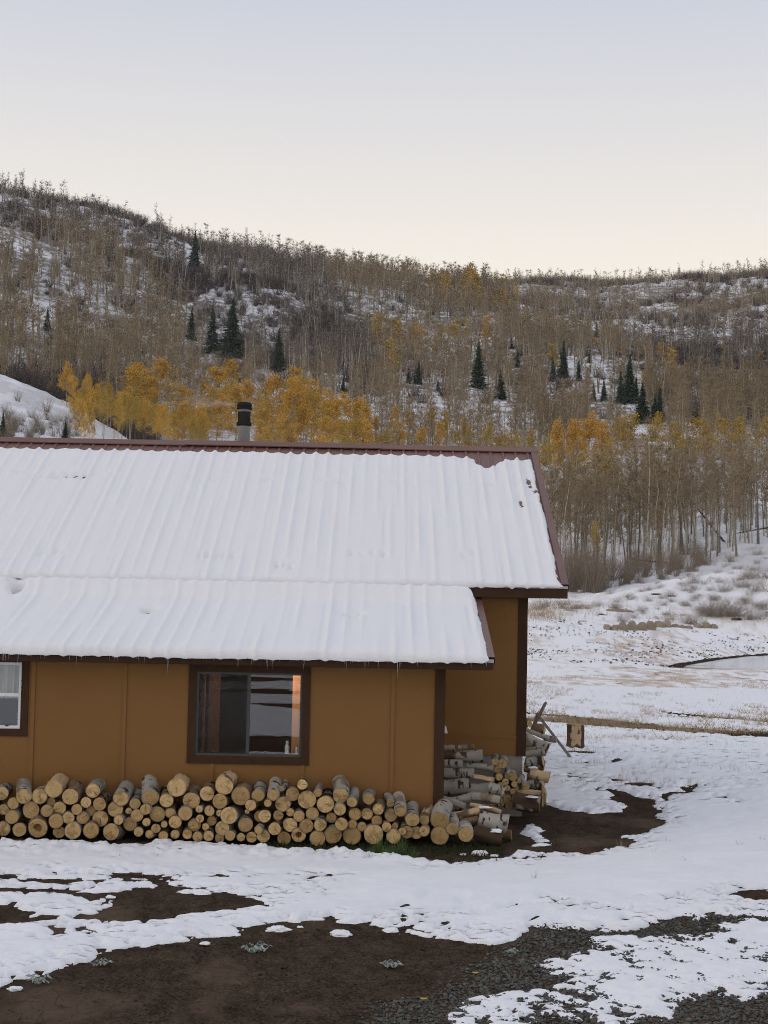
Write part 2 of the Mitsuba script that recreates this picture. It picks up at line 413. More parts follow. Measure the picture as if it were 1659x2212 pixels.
for z in ([(1255, 670), (1272, 642), (1300, 650), (1296, 672)][:0] or [(1450, 405), (1500, 398), (1600, 405), (1700, 420), (1720, 450), (1600, 452), (1530, 445), (1520, 420)],
          [(1240, 438), (1270, 430), (1305, 436), (1270, 444)], [(800, 474), (830, 469), (845, 477)], [(920, 476), (975, 480), (970, 484)], [(150, 508), (200, 500), (240, 503), (180, 516)],
          [(0, 556), (60, 548), (240, 572), (220, 578), (60, 566)], [(330, 568), (415, 562), (415, 578), (350, 576)], [(0, 506), (60, 500), (70, 512)],
          [(1280, 890), (1420, 850), (1560, 860), (1800, 800), (1800, 1000), (1100, 1000), (1090, 945), (1200, 940)], [(640, 985), (700, 950), (820, 965), (900, 1000)], [(1120, 560), (1150, 545), (1170, 560)],
          [(200, 300), (230, 296), (330, 298), (260, 303)], [(360, 280), (420, 274), (600, 264), (720, 258), (900, 250), (760, 262), (600, 270)]):
    mud.append(world(zoomB(z)))
path = Polygon([flat(*p)[:2] for p in [(930, 1862), (900, 1815), (960, 1790), (1085, 1800), (1090, 1750), (1110, 1735), (1190, 1735), (1205, 1751), (1300, 1762), (1350, 1757), (1355, 1745), (1330, 1727), (1308, 1704), (1335, 1706), (1380, 1722), (1418, 1734), (1440, 1714), (1480, 1704), (1518, 1692), (1500, 1706), (1455, 1722), (1432, 1740), (1422, 1765), (1435, 1780), (1385, 1794), (1362, 1810), (1388, 1820), (1350, 1835), (1270, 1846), (1100, 1852), (1000, 1862)]]).buffer(0)
mud.append(path.difference(Polygon([flat(*p)[:2] for p in [(1106, 1797), (1125, 1777), (1160, 1785), (1196, 1802), (1186, 1815), (1150, 1836), (1126, 1826), (1106, 1812)]])))
mud.append(Polygon([flat(*p)[:2] for p in [(-200, 1800), (0, 1806), (300, 1812), (700, 1822), (930, 1830), (1000, 1862), (900, 1857), (760, 1852), (640, 1833), (500, 1830), (300, 1818), (-200, 1812)]]).buffer(0))
mud.append(sbox(-10, 20.15, 2.2, 33.6).difference(sbox(2.1, 18, 9, 22.0)))
for ln, w in ([(1040, 1551), (1250, 1559), (1310, 1566), (1380, 1571), (1520, 1580), (1700, 1591)], .8), ([(1135, 1541), (1200, 1546), (1330, 1560), (1400, 1566)], .35), ([(1440, 1540), (1520, 1548), (1570, 1553)], .3), ([(1600, 1556), (1700, 1562)], .3):
    mud.append(LineString([flat(*p)[:2] for p in ln]).buffer(w))
for px, py, a, b in [(1395, 1695, .25, .3), (1370, 1697, .22, .14), (1360, 1726, .05, .1), (1395, 1730, .05, .08), (1555, 1727, .14, .2), (1330, 1689, .08, .2), (1250, 1680, .08, .2), (1284, 1706, .06, .2), (1235, 1690, .05, .1), (1270, 1648, .07, .3), (1258, 1625, .35, .4), (1310, 1636, .06, .2), (1325, 1642, .12, .2), (1450, 1600, .1, .2)]:
    c = flat(px, py)
    mud.append(shapely.affinity.scale(shapely.Point(c[0], c[1]).buffer(1), a, b))
for cx, cy, a, b in [(-3, -7, 1.6, .9), (1.5, -9, 1.3, .7), (4, -13, 2, 1.3), (-5, -15, 2.5, 1.5), (0, -18, 2, 1.2), (5, -22, 3, 2), (-4, -25, 4, 2), (2, -31, 5, 3), (-1, 6.5, 6, 2.2)]:
    mud.append(shapely.affinity.scale(shapely.Point(cx, cy).buffer(1), a, b))

Ynear = [9.0]
while Ynear[-1] < 62:
    Ynear.append(Ynear[-1] + max(.02, .62 * Ynear[-1] ** 2 / 4860))
Sn = np.concatenate([np.linspace(-5, -1.12, 40)[:-1], np.linspace(-1.12, 1.12, 400), np.linspace(1.12, 5, 40)[1:]])
X, Y = fan(np.array(Ynear), Sn, .5, .255)
P3 = np.stack([X, Y, X * 0], -1)
jx = (n3(P3, 2.2, 21, 4) - .5) * .5 + (n3(P3, 14, 22, 2) - .5) * .07
jy = (n3(P3, 1.6, 23, 4) - .5) * .9 + (n3(P3, 9, 24, 2) - .5) * .18
amp = np.clip((Y - 9) / 8, .45, 1) * np.where(Y > 36, .6, 1)
XX, YY = X + jx * amp, Y + jy * amp


D = signed(XX, YY, mud)
Dg = -signed(X + jx, Y + jy, [gravel_zone])          # positive inside the gravel
base = (n3(P3, 1.1, 31, 3) - .5) * .05 + (n3(P3, 9, 32, 3) - .5) * .022 * np.clip(22 / Y, .3, 1)
base *= np.clip((62 - Y) / 12, 0, 1)
rough = np.exp(-((Y - 19.35) / .5) ** 2) * np.clip((1.2 - X) / 1.0, 0, 1)
th = .058 + .03 * (n3(P3, .7, 41, 3) - .5) + .05 * (n3(P3, 2.0, 42, 3) - .5) + .007 * (n3(P3, 15, 43, 2) - .5)
th = th + rough * (.17 * (n3(P3, 8.5, 45, 3) - .42) + .02)
th = np.where(Dg > 0, .028 + .060 * (n3(P3, 8.5, 46, 2) - .5) + .06 * (n3(P3, 1.3, 47, 2) - .5), th)
lawn = np.clip((Y - 23) / 6, 0, 1) * np.clip((60 - Y) / 10, 0, 1)
th = th - lawn * np.clip(n3(P3, 5.5, 48, 3) - .60, 0, 1) * .35
speck = np.clip((1.0 - np.abs(D - .1) / .35), 0, 1) * np.clip(n3(P3, 11, 49, 2) - .52, 0, 1) * .35
dent = np.zeros_like(X)
for px, py in zoomB([(175, 403), (340, 420), (335, 452), (415, 468), (575, 437), (685, 490), (640, 505), (685, 405), (1040, 510), (260, 520), (520, 455), (90, 440), (760, 520)]):
    c = flat(px, py, .05)
    dent += .045 * np.exp(-(((X - c[0] - .25 * (Y - c[1])) / .075) ** 2 + ((Y - c[1]) / .2) ** 2) ** 2)
for px, py in zoomB([(1050, 690), (1380, 650), (880, 850), (890, 945)]):
    c = flat(px, py, .03)
    dent += .026 * np.exp(-(((X - c[0]) / .07) ** 2 + ((Y - c[1]) / .15) ** 2) ** 3)
for k in range(60):
    c = flat(rng.uniform(1230, 1640), rng.uniform(1600, 1700))
    dent += .03 * np.exp(-(((X - c[0]) / .07) ** 2 + ((Y - c[1]) / .2) ** 2) ** 2)
prof = np.clip((D + .012) / .18, 0, 1) ** .5
top = base + np.where(D > -.012, th * prof - .006, -.05) - speck - dent * np.clip(prof, .3, 1)
top = np.where(Y > 58, base + .055, np.maximum(top, base - .03))
stump_pos = flat(1243, 1617)
V = np.stack([X, Y, top], -1).reshape(-1, 3)
F = grid_faces(*X.shape)
show = (top - base > -.012).ravel()
tag(add('snow', (V, F[show[F].any(1)]), 'snow_mat', smooth=True), 'thin melting snow lying on the yard', 'snow', kind='structure')
# one sheet of earth, from behind the camera to the meadow
r2 = slice(None, None, 2)
V = np.stack([X[r2, r2], Y[r2, r2], base[r2, r2]], -1)
n_r = V.shape[0]
yb = np.array([-140, -80, -50, -35, -25, -18, -12, -8, -4, 0, 3, 5, 6.5, 7.5, 8.3, 8.8])
xb = np.concatenate([Sn[r2] * (.5 + .255 * 9)])
Vb = np.stack([np.repeat((xb * 1.0)[None], len(yb), 0) * (1 + (9 - yb)[:, None] * .12), np.repeat(yb[:, None], len(xb), 1), np.repeat(base[0, r2][None], len(yb), 0) * 0 + base[0, r2][None] * (yb[:, None] > 8)], -1)
Vg = np.concatenate([Vb, V], 0)
tag(add('ground', (Vg.reshape(-1, 3), grid_faces(*Vg.shape[:2])), 'earth_mat', smooth=True), 'bare brown earth of the yard', 'ground', kind='structure')
# snow behind the camera (mirrored in the window)
Yb, Xb = np.arange(-60, 9.01, .18), np.arange(-26, 26, .22)
yb2, xb2 = np.meshgrid(Yb, Xb, indexing='ij')
Pb = np.stack([xb2, yb2, xb2 * 0], -1)
Db = signed(xb2 + (n3(Pb, .5, 21, 4) - .5) * 4.5, yb2 + (n3(Pb, .5, 23, 4) - .5) * 4.5, mud[-9:])
tb = np.where(Db > 0, .05 * np.sqrt(np.clip(Db / .3, 0, 1)) + .02 * (n3(Pb, 1.2, 5, 3) - .5), -.05)
Fb = grid_faces(*xb2.shape)
tag(add('snow', (np.stack([xb2, yb2, tb], -1).reshape(-1, 3), Fb[(tb > -.02).ravel()[Fb].any(1)]), 'snow_mat', smooth=True), 'snow on the yard behind the viewer', 'snow', kind='structure')


def ground_z(x, y):
    return (meshkit.fbm(np.array([[x, y, 0]]) * 1.1, 3, 31)[0] - .5) * .05


m = trimesh.creation.triangulate_polygon(pg, engine='earcut')
tag(add('pond', (np.c_[m[0], np.full(len(m[0]), Zp)], m[1]), 'water_mat'), 'still grey pond with a dark muddy rim', 'pond', kind='structure')
far_edge = np.array([(17.2, 89.3), (18.0, 92.6), (20.3, 98.7), (22.9, 105.2), (26.7, 113.7), (31.8, 121.3), (38, 123.3), (50, 124.3), (59, 117)])
tt = np.linspace(0, len(far_edge) - 1, 240)
ed = np.c_[np.interp(tt, range(len(far_edge)), far_edge[:, 0]), np.interp(tt, range(len(far_edge)), far_edge[:, 1])]
nrm = np.gradient(ed, axis=0)
nrm = np.c_[-nrm[:, 1], nrm[:, 0]] / np.linalg.norm(nrm, axis=1, keepdims=True)
W = n3(np.c_[ed, ed[:, 0] * 0], .8, 3, 3) * .5 + .35
rows = []
for k in range(8):
    q = ed + nrm * (W[:, None] * k / 7 * 1.5 - .3)
    zt = carve(q[:, 0], q[:, 1], terr(q[:, 0], q[:, 1]) + .055)
    rows.append(np.c_[q, np.maximum(zt, Zp - .02) + (.03 + .05 * n3(np.c_[q, q[:, 0] * 0], 2.5, 8, 2)) * (1 if k < 7 else -1)])
V = np.stack(rows)
tag(add('shore', (V.reshape(-1, 3), grid_faces(*V.shape[:2])), 'earth_mat', smooth=True), 'dark wet mud rim of the pond', 'shore', kind='structure')

# ------------------------------------------------------------------ the house
YF, YM = 20.8, 23.6                       # front wall of the low wing; wall of the main house
H = thing('house', 'low brown wooden house under snow-covered red metal roofs', 'house')
XL = -9.2
xc0 = at(958, 1500, YF)[0]                # right corner of the low wing
xm = at(1138, 1300, YM)[0]                # right corner of the main house
win = (at(425, 1500, YF)[0], at(653, 1500, YF)[0], at(540, 1633, YF)[2], at(540, 1453, YF)[2])
w0r, w0b, w0t = at(46, 1500, YF)[0], at(30, 1574, YF)[2], at(46, 1431, YF)[2]
win0 = (w0r - 1.05, w0r, w0b, w0t)
ztop = 2.47
holes = [sbox(win[0], win[2], win[1], win[3]), sbox(win0[0], win0[2], win0[1], win0[3])]


def xz(poly, y0, y1):
    ms = []
    for g in getattr(poly, 'geoms', [poly]):
        m = trimesh.creation.extrude_polygon(g, y1 - y0, engine='earcut')
        v = m.vertices.copy()
        m.vertices = np.c_[v[:, 0], y1 - v[:, 2], v[:, 1]]
        ms.append(m)
    return cat(ms)


wall = sbox(XL, .05, xc0 - .02, ztop)
for h_ in holes:
    wall = wall.difference(h_)
wk = add('wall', xz(wall, YF + .03, YF + .12), 'wall_mat', H)
batt = [at(px, 1560, YF)[0] for px in (70, 268, 460, 655, 848)]
edges = [XL, batt[0] - 2.44, batt[0] - 1.22] + batt + [xc0 - .1]
for a, b in zip(edges[:-1], edges[1:]):
    g = sbox(a + .003, .08, b - .003, ztop)
    for h_ in holes:
        g = g.difference(h_)
    add('panel', xz(g, YF, YF + .027), 'wall_mat', wk)
for x in edges[1:-1]:
    g = sbox(x - .026, .08, x + .026, ztop - .004)
    for h_ in holes:
        g = g.difference(h_.buffer(.10, join_style='mitre'))
    for g_ in getattr(g, 'geoms', [g]):
        if g_.bounds[3] - g_.bounds[1] > .1:
            add('batten', xz(g_, YF - .02, YF - .002), 'wall_mat', wk)
add('corner_board', cat([bx(xc0 - .115, xc0 + .022, YF - .026, YF - .002, .06, ztop - .006), bx(xc0 + .002, xc0 + .026, YF + .001, YF + .09, .06, ztop - .006)]), 'trim_mat', H)
sw = trimesh.creation.extrude_polygon(Polygon([(YF + .031, .04), (YM - .002, .04), (YM - .002, 3.16), (YF + .031, 2.46)]), .12, engine='earcut')
sw.vertices = np.c_[sw.vertices[:, 2] + xc0 - .12, sw.vertices[:, 0], sw.vertices[:, 1]]
add('side_wall', sw, 'wall_mat', H)
# main house
zme, zf = at(1227, 1268, 23.15)[2], .91
mw = add('main_wall', bx(XL, xm - .02, YM, YM + .14, zf, zme - .1), 'wall_mat', H)
zfl = at(1060, 1592, YM)[2]
add('panel', bx(xc0 + .01, xm - .13, YM - .02, YM - .002, zfl + .03, zme - .19), 'wall_mat', mw)
add('panel', bx(xc0 + .01, xm - .13, YM - .02, YM - .002, zf, zfl - .012), 'wall_mat', mw)
add('flashing', bx(xc0 + .01, xm - .132, YM - .034, YM - .003, zfl - .012, zfl + .03), 'wall_mat', mw)
add('corner_board', cat([bx(xm - .13, xm + .012, YM - .036, YM - .003, zf - .01, zme - .06), bx(xm - .006, xm + .018, YM + .001, YM + .12, zf - .01, zme - .06)]), 'trim_mat', H)
add('end_wall', bx(xm - .16, xm - .012, YM + .142, 33.1, zf, zme - .1), 'wall_mat', H)
add('foundation', cat([bx(XL, xm - .03, YM + .01, YM + .2, 0 - .2, zf - .003), bx(xm - .22, xm - .03, YM + .21, 33.1, -.2, zf - .003)]), 'concrete_mat', H)
add('rear_wall', bx(XL, xm - .17, 33.0, 33.14, 0, zme - .1), 'wall_mat', H)


class Slope:
    def __init__(s, x0, x1, eave, ridge):
        s.x0, s.x1, s.e = x0, x1, np.array([0, eave[1], eave[2]])
        d = np.array([0, ridge[1] - eave[1], ridge[2] - eave[2]])
        s.L = np.linalg.norm(d)
        s.t = d / s.L
        s.n = np.array([0, -s.t[2], s.t[1]])
        s.D = d

    def P(s, x, t, h):
        x, t, h = np.broadcast_arrays(x, t, h)
        return np.stack([x, s.e[1] + s.t[1] * t + s.n[1] * h, s.e[2] + s.t[2] * t + s.n[2] * h], -1)

    def px(s, px, py):
        d = ray(px, py)
        lam = np.dot(s.e - EYE, s.n) / np.dot(d, s.n)
        p = EYE + d * lam
        return p[0], float(np.dot(p - s.e, s.t))


RIB = .229
me, mr = at(1227, 1266, 23.15), at(1163, 976, 28.4)
le, lt = at(1067, 1424, 20.35), at(1037, 1285, 23.62)
XR, XLt = me[0], le[0]
main, low = Slope(XL, XR, me, mr), Slope(XL, XLt, le, lt)


def ribbed(sl, t0=0.0, t1=None):
    t1 = t1 or sl.L
    xs, hs = [], []
    x = sl.x1 - .16
    while x > sl.x0:
        for dx, h in ((.028, 0), (.014, .019), (-.014, .019), (-.028, 0), (-.09, 0), (-.1, .004), (-.125, .004), (-.135, 0)):
            xs.append(x + dx)
            hs.append(h)
        x -= RIB
    xs, hs = np.array([sl.x1] + xs), np.array([0] + hs)
    V = sl.P(xs[None], np.array([t0, t1])[:, None], hs[None])
    return V.reshape(-1, 3), grid_faces(2, len(xs))


mroof = add('main_roof', ribbed(main), 'metal_mat', H)
rear = (np.array([main.P(XL, main.L, 0), main.P(XR, main.L, 0), main.P(XR, 0, 0) + [0, 2 * main.D[1], 0], main.P(XL, 0, 0) + [0, 2 * main.D[1], 0]]), np.array([[0, 1, 2], [0, 2, 3]]))
add('rear_slope', rear, 'metal_mat', mroof)
# ridge cap in lapped lengths
xs_cap = [XL, at(400, 965, 28.4)[0], at(819, 972, 28.4)[0], XR + .02]
for i, (a, b) in enumerate(zip(xs_cap[:-1], xs_cap[1:])):
    w, up_ = .11, .021 + (.012 if i == 1 else 0)
    prof_ = [main.P(0, main.L - w, up_ + .002)[1:], main.P(0, main.L - w, up_ + .02)[1:], np.array([mr[1], mr[2] + .06 + up_]), np.array([mr[1] + w * .9, mr[2] - w * .45 + up_])]
    V = np.array([[x, *p] for x in (a, b + (.04 if i < 2 else 0)) for p in prof_])
    add('ridge_cap', (V, grid_faces(2, 4)), 'cap_mat', mroof)


def rake(sl, w, mt):
    V = np.array([p for t in (-.01, sl.L * .48, sl.L * .484, sl.L) for p in (sl.P(sl.x1 - w, t, .021), sl.P(sl.x1 - w, t, .032), sl.P(sl.x1 + .012, t, .03), sl.P(sl.x1 + .012, t, -.09))])
    V[8:, 2] += .004
    return V, grid_faces(4, 4)


add('rake_trim', rake(main, .1, 0), 'metal_mat', mroof)
add('drip_edge', bx(XLt - .2, XR, me[1] - .012, me[1] - .004, me[2] - .045, me[2] - .002), 'drip_mat', mroof)
add('fascia', bx(XLt - .25, XR - .003, me[1] + .0, me[1] + .04, at(1200, 1293, 23.15)[2], me[2] - .012), 'trim_mat', mroof)
add('soffit', bx(XL, XR - .04, me[1] + .042, YM - .04, me[2] - .13, me[2] - .1), 'trim_mat', mroof)
rf = []
for t0, t1 in ((.0, main.L),):
    a, b = main.P(XR - .02, t0 + .05, -.13), main.P(XR - .02, t1, -.13)
    rf.append(beam(a, b, .035, .17))
    rf.append(beam(b, a + [0, 2 * main.D[1] - .1, 0], .035, .17))
    V = np.array([main.P(xm, .5, -.06), main.P(XR - .04, .5, -.06), main.P(XR - .04, main.L, -.06), main.P(xm, main.L, -.06)])
    rf.append(trimesh.Trimesh(V, [[0, 1, 2], [0, 2, 3]], process=False))
add('rake_board', cat(rf), 'trim_mat', mroof)
lroof = add('low_roof', ribbed(low, 0, low.L), 'metal_mat', H)
add('rake_trim', rake(low, .08, 0), 'metal_mat', lroof)
add('drip_edge', bx(XL, XLt, le[1] - .012, le[1] - .004, le[2] - .05, le[2] - .002), 'drip_mat', lroof)
add('fascia', bx(XL, XLt - .004, le[1], le[1] + .04, at(1000, 1446, 20.35)[2], le[2] - .012), 'trim_mat', lroof)
add('soffit', bx(XL, XLt - .05, le[1] + .042, YF - .03, le[2] - .15, le[2] - .12), 'trim_mat', lroof)
a, b = low.P(XLt - .022, .05, -.1), low.P(XLt - .022, low.L - .05, -.1)
add('rake_board', beam(a, b, .036, .13), 'trim_mat', lroof)
V = np.array([low.P(xc0 - .1, .2, -.04), low.P(XLt - .04, .2, -.04), low.P(XLt - .04, low.L, -.04), low.P(xc0 - .1, low.L, -.04)])
add('rake_soffit', (V, [[0, 1, 2], [0, 2, 3]]), 'trim_mat', lroof)

# windows
def window(x0, x1, z0, z1, trim, frame_mat, fw):
    w = add('window', cat([bx(x0 - trim, x1 + trim, YF - .024, YF - .001, z1, z1 + trim), bx(x0 - trim, x0 - .001, YF - .024, YF - .001, z0 - .001, z1 - .001), bx(x1 + .001, x1 + trim, YF - .024, YF - .001, z0 - .001, z1 - .001), bx(x0 - trim, x1 + trim, YF - .026, YF - .001, z0 - trim, z0 - .003)]), 'trim_mat', H)
    add('frame', cat([bx(x0, x1, YF + .005, YF + .09, z1 - fw, z1), bx(x0, x1, YF + .005, YF + .09, z0, z0 + fw), bx(x0, x0 + fw, YF + .006, YF + .088, z0 + fw, z1 - fw), bx(x1 - fw, x1, YF + .006, YF + .088, z0 + fw, z1 - fw)]), frame_mat, w)
    return w


wa = window(*win, .11, 'bronze_mat', .028)
xmid = at(536, 1540, YF)[0]
add('meeting_rail', bx(xmid - .022, xmid + .022, YF + .012, YF + .06, win[2] + .03, win[3] - .03), 'bronze_mat', wa)


def pane(x0, x1, y, z0, z1, parent):
    for dy in (0, .014):
        V = np.array([[x0, y + dy, z0], [x1, y + dy, z0], [x1, y + dy + .002, z1], [x0, y + dy + .002, z1]])
        add('pane', (V, [[0, 1, 2], [0, 2, 3]]), 'glass_mat', parent)


pane(win[0] + .02, xmid, YF + .05, win[2] + .02, win[3] - .02, wa)
pane(xmid, win[1] - .02, YF + .03, win[2] + .02, win[3] - .02, wa)
sx_, sz_ = np.arange(win[0] + .03, xmid - .02, .0052), np.arange(win[2] + .03, win[3] - .03, .0052)
q_ = [np.array([[x, YF + .012, win[2] + .028], [x + .0024, YF + .012, win[2] + .028], [x + .0024, YF + .012, win[3] - .028], [x, YF + .012, win[3] - .028]]) for x in sx_] + [np.array([[win[0] + .028, YF + .0135, z], [xmid - .02, YF + .0135, z], [xmid - .02, YF + .0135, z + .0024], [win[0] + .028, YF + .0135, z + .0024]]) for z in sz_]
o_ = np.arange(len(q_))[:, None] * 4
k = add('insect_screen', (np.vstack(q_), np.vstack([o_ + [0, 1, 2], o_ + [0, 2, 3]])), 'black_mat', wa)
tag(k, kind='stuff')
wb = window(*win0, .10, 'white_frame_mat', .038)
zr = at(30, 1501, YF)[2]
add('meeting_rail', bx(win0[0] + .038, win0[1] - .038, YF + .002, YF + .06, zr - .022, zr + .022), 'white_frame_mat', wb)
add('sash_latch', bx(win0[1] - .2, win0[1] - .16, YF - .004, YF + .004, win0[2] + .03, win0[2] + .05), 'black_mat', wb)
pane(win0[0] + .02, win0[1] - .02, YF + .04, zr, win0[3] - .02, wb)
pane(win0[0] + .02, win0[1] - .02, YF + .025, win0[2] + .02, zr, wb)
# the room behind
room = [bx(XL + .2, xc0 - .13, 23.4, 23.5, .1, 2.4), bx(XL + .2, xc0 - .13, YF + .13, 23.39, .05, .1), bx(XL + .2, xc0 - .13, YF + .13, 23.39, 2.36, 2.4), bx(-3.6, -3.5, YF + .14, 23.39, .1, 2.35), bx(xc0 - .16, xc0 - .13, YF + .13, 23.39, .1, 2.35), bx(XL + .2, XL + .3, YF + .13, 23.39, .1, 2.35)]
add('room', cat(room), 'room_mat', H)


def strip(pa, pb, Y, z0, z1, th_=.04):
    xa, xb = at(pa, 1540, Y)[0], at(pb, 1540, Y)[0]
    return bx(xa, xb, Y, Y + th_, z0, z1)


add('pine_board', strip(631, 652, YF + .60, win[2] - .1, win[3] - .02), 'pine_mat', H)
add('pine_board', strip(431, 437, YF + .50, win[2] - .1, win[3] + .05), 'pine_mat', H)
add('pine_board', strip(437.5, 441, YF + .38, win[2] - .1, win[3] + .05, .12), 'pine_mat', H)
add('pine_board', strip(450, 474, YF + .75, win[2] - .2, win[3] + .05), 'pine_mat', H)
add('sill', bx(win[0] - .1, win[1] + .1, YF + .122, YF + .34, win[2] - .03, win[2]), 'pine_mat', H)
# hanging lamp of the room (out of sight above the window, its light falls on the boards)
lk = thing('ceiling_lamp', 'small warm ceiling lamp in the room behind the dark window', 'lamp')
sp = trimesh.creation.icosphere(subdivisions=2, radius=.06)
sp.apply_translation((-1.45, YF + .26, 2.28))
bulb = mikit.ply(sp, 'white_frame_mat', smooth=True)
bulb['emitter'] = {'type': 'area', 'radiance': {'type': 'rgb', 'value': [20.0, 13, 7.3]}}
scene[lk + '__bulb'] = bulb
add('base', bx(-1.49, -1.41, YF + .22, YF + .30, 2.342, 2.358), 'white_frame_mat', lk)
# curtain in the left window
xs = np.linspace(win0[0], win0[1], 90)
V = np.stack([np.stack([xs, YF + .2 + .03 * np.sin(xs * 62 + 1.5 * np.sin(xs * 9)), np.full_like(xs, z)], -1) for z in (zr - .06, win0[3] + .05)])
tag(add('curtain', (V.reshape(-1, 3), grid_faces(2, 90)), 'cloth_mat', smooth=True), 'pale green pleated curtain in the upper half of the white-framed window', 'curtain')


def lathe(pr, c, n=16):
    m = trimesh.creation.revolve(np.array(pr), sections=n)
    m.apply_translation(c)
    return m


bz = win[2] + .002
for px, hgt, rr, mt, cm, lb in ((620, .17, .032, 'plastic_mat', 'plastic_mat', 'pale blue jug on the window sill, left of the bottles'), (641, .13, .02, 'plastic_mat', 'orange_mat', 'small pale bottle with an orange cap on the window sill'),
                                (650, .14, .018, 'plastic_mat', 'plastic_mat', 'slim pale bottle at the right end of the window sill')):
    bk = thing('bottle', lb, 'bottle')
    c = (at(px, 1630, YF + .24)[0], YF + .24, bz)
    add('body', lathe([(0, 0), (rr, 0), (rr, hgt * .7), (rr * .5, hgt * .84), (rr * .45, hgt * .88), (0, hgt * .88)], c), mt, bk, smooth=40)
    add('cap', lathe([(0, hgt * .882), (rr * .62, hgt * .882), (rr * .6, hgt * 1.1), (0, hgt * 1.1)], c), cm, bk, smooth=40)
# white hood poking out from the side wall of the wing
hk = thing('vent_hood', 'small white hood sticking out behind the corner of the low wing', 'vent')
c = at(960, 1575, 22.6)
V = np.array([[xc0, c[1] - .12, c[2] - .05], [xc0, c[1] + .12, c[2] - .05], [xc0, c[1] + .12, c[2] + .2], [xc0, c[1] - .12, c[2] + .2], [xc0 + .14, c[1] - .12, c[2] - .05], [xc0 + .14, c[1] + .12, c[2] - .05], [xc0 + .12, c[1] + .12, c[2] + .03], [xc0 + .12, c[1] - .12, c[2] + .03]])
add('cover', trimesh.convex.convex_hull(V), 'white_frame_mat', hk)
add('flange', bx(xc0, xc0 + .01, c[1] - .15, c[1] + .15, c[2] - .09, c[2] + .23), 'white_frame_mat', hk)

# chimney pipe
ck = thing('chimney_pipe', 'grey metal chimney pipe with black collars above the ridge', 'chimney')
CY = 28.75
cc = at(526, 962, CY)
kz = lambda py: at(526, py, CY)[2] - cc[2]
add('pipe', lathe([(.118, -1.2), (.118, kz(921)), (0, kz(921))], cc, 28), 'pipe_mat', ck, smooth=40)
add('collar', lathe([(.0, kz(921) + .002), (.118, kz(921) + .002), (.142, kz(918)), (.142, kz(913)), (.12, kz(911.5)), (.0, kz(911.5))], cc, 28), 'black_mat', ck, smooth=30)
add('upper_pipe', lathe([(.118, kz(911.4)), (.12, kz(890)), (0, kz(890))], cc, 28), 'black_mat', ck, smooth=40)
add('spark_screen', lathe([(.1, kz(889.8)), (.1, kz(884.2)), (0, kz(884.2))], cc, 28), 'pipe_mat', ck, smooth=40)
add('cap', lathe([(0, kz(884)), (.14, kz(884)), (.147, kz(881)), (.135, kz(880)), (.135, kz(877.5)), (.148, kz(876.5)), (.14, kz(874.5)), (.125, kz(872)), (.12, kz(870)), (0, kz(869.5))], cc, 28), 'black_mat', ck, smooth=30)

# ------------------------------------------------------------------ snow on the roofs
def roof_snow(sl, name, label, thick, x_right, t_top, dx, dt, holes_=(), dips=(), ribamp=.01, lip=.08, t_start=-.03, right_thin=0.0, seed=0, drift=None):
    xs = np.arange(XL + .05, x_right + .12, dx)
    ts = np.arange(t_start, sl.L, dt)
    x, t = np.meshgrid(xs, ts)
    P = np.stack([x, t, x * 0], -1)
    ph = (x - (sl.x1 - .16)) / RIB
    k = np.round(ph)
    fr = ph - k
    ra = meshkit.noise(np.stack([k * 1.0, t * .55, k * 0], -1), seed + 3) * 1.9 - .05
    ribs = np.exp(-(fr / .15) ** 2) - .3 + .5 * (fr) * (meshkit.noise(np.stack([k * 1.0 + .5, t * .3, k * 0], -1), seed + 5) - .3)
    near_r = np.clip(1 - (x_right - x) / 1.6, 0, 1) * right_thin
    h = thick * (1 - .45 * near_r) + ribs * ra * ribamp * (1 + 1.2 * near_r) + .02 * (n3(P, .8, seed + 7, 3) - .5) + .006 * (n3(P, 5, seed + 9, 3) - .5)
    if drift:
        h += drift(x, t, n3(P, 1.6, seed + 21, 3))
    for (cx, ct, wx, wt, dep) in dips:
        h -= dep * np.exp(-((x - cx) / wx) ** 2 - ((t - ct) / wt) ** 2)
    d = np.minimum(x_right + .05 * (n3(P, 3, seed + 11, 3) - .5) * 1.6 - x, t_top(x) + .10 * (n3(P, 2.6, seed + 13, 3) - .5) + .018 * np.cos(ph * 2 * math.pi) - t)
    for poly, grow in holes_:
        d = np.minimum(d, signed(x + (n3(P, 9, 2, 2) - .5) * .06, t + (n3(P, 9, 4, 2) - .5) * .06, [poly]))
    h = np.where(d > 0, h * np.clip(d / .09, 0, 1) ** .5, -.03)
    edge = h[0]
    low_ = []
    bulge = .7 + .9 * meshkit.fbm(np.stack([xs * 2.4, xs * 0, xs * 0], -1), 3, seed + 17)
    for a in np.radians([120, 105, 85, 60, 30]):
        r_ = np.maximum(edge, -.03) * bulge
        low_.append(sl.P(xs, t_start - np.sin(a) * np.maximum(r_, 0) * .62, np.cos(a) * np.where(np.cos(a) > 0, edge, np.maximum(edge, 0) * .8)))
    V = np.concatenate([np.stack(low_), sl.P(x, t, h)], 0)
    hh = np.concatenate([np.repeat(edge[None], 5, 0), h], 0).ravel()
    F = grid_faces(*V.shape[:2])
    F = F[(hh > -.004)[F].any(1)]
    return tag(add(name, (V.reshape(-1, 3), F), 'roof_snow_mat', smooth=True), label, 'snow')


def hp(sl, pts):
    return Polygon([sl.px(*p) for p in pts]).buffer(0)


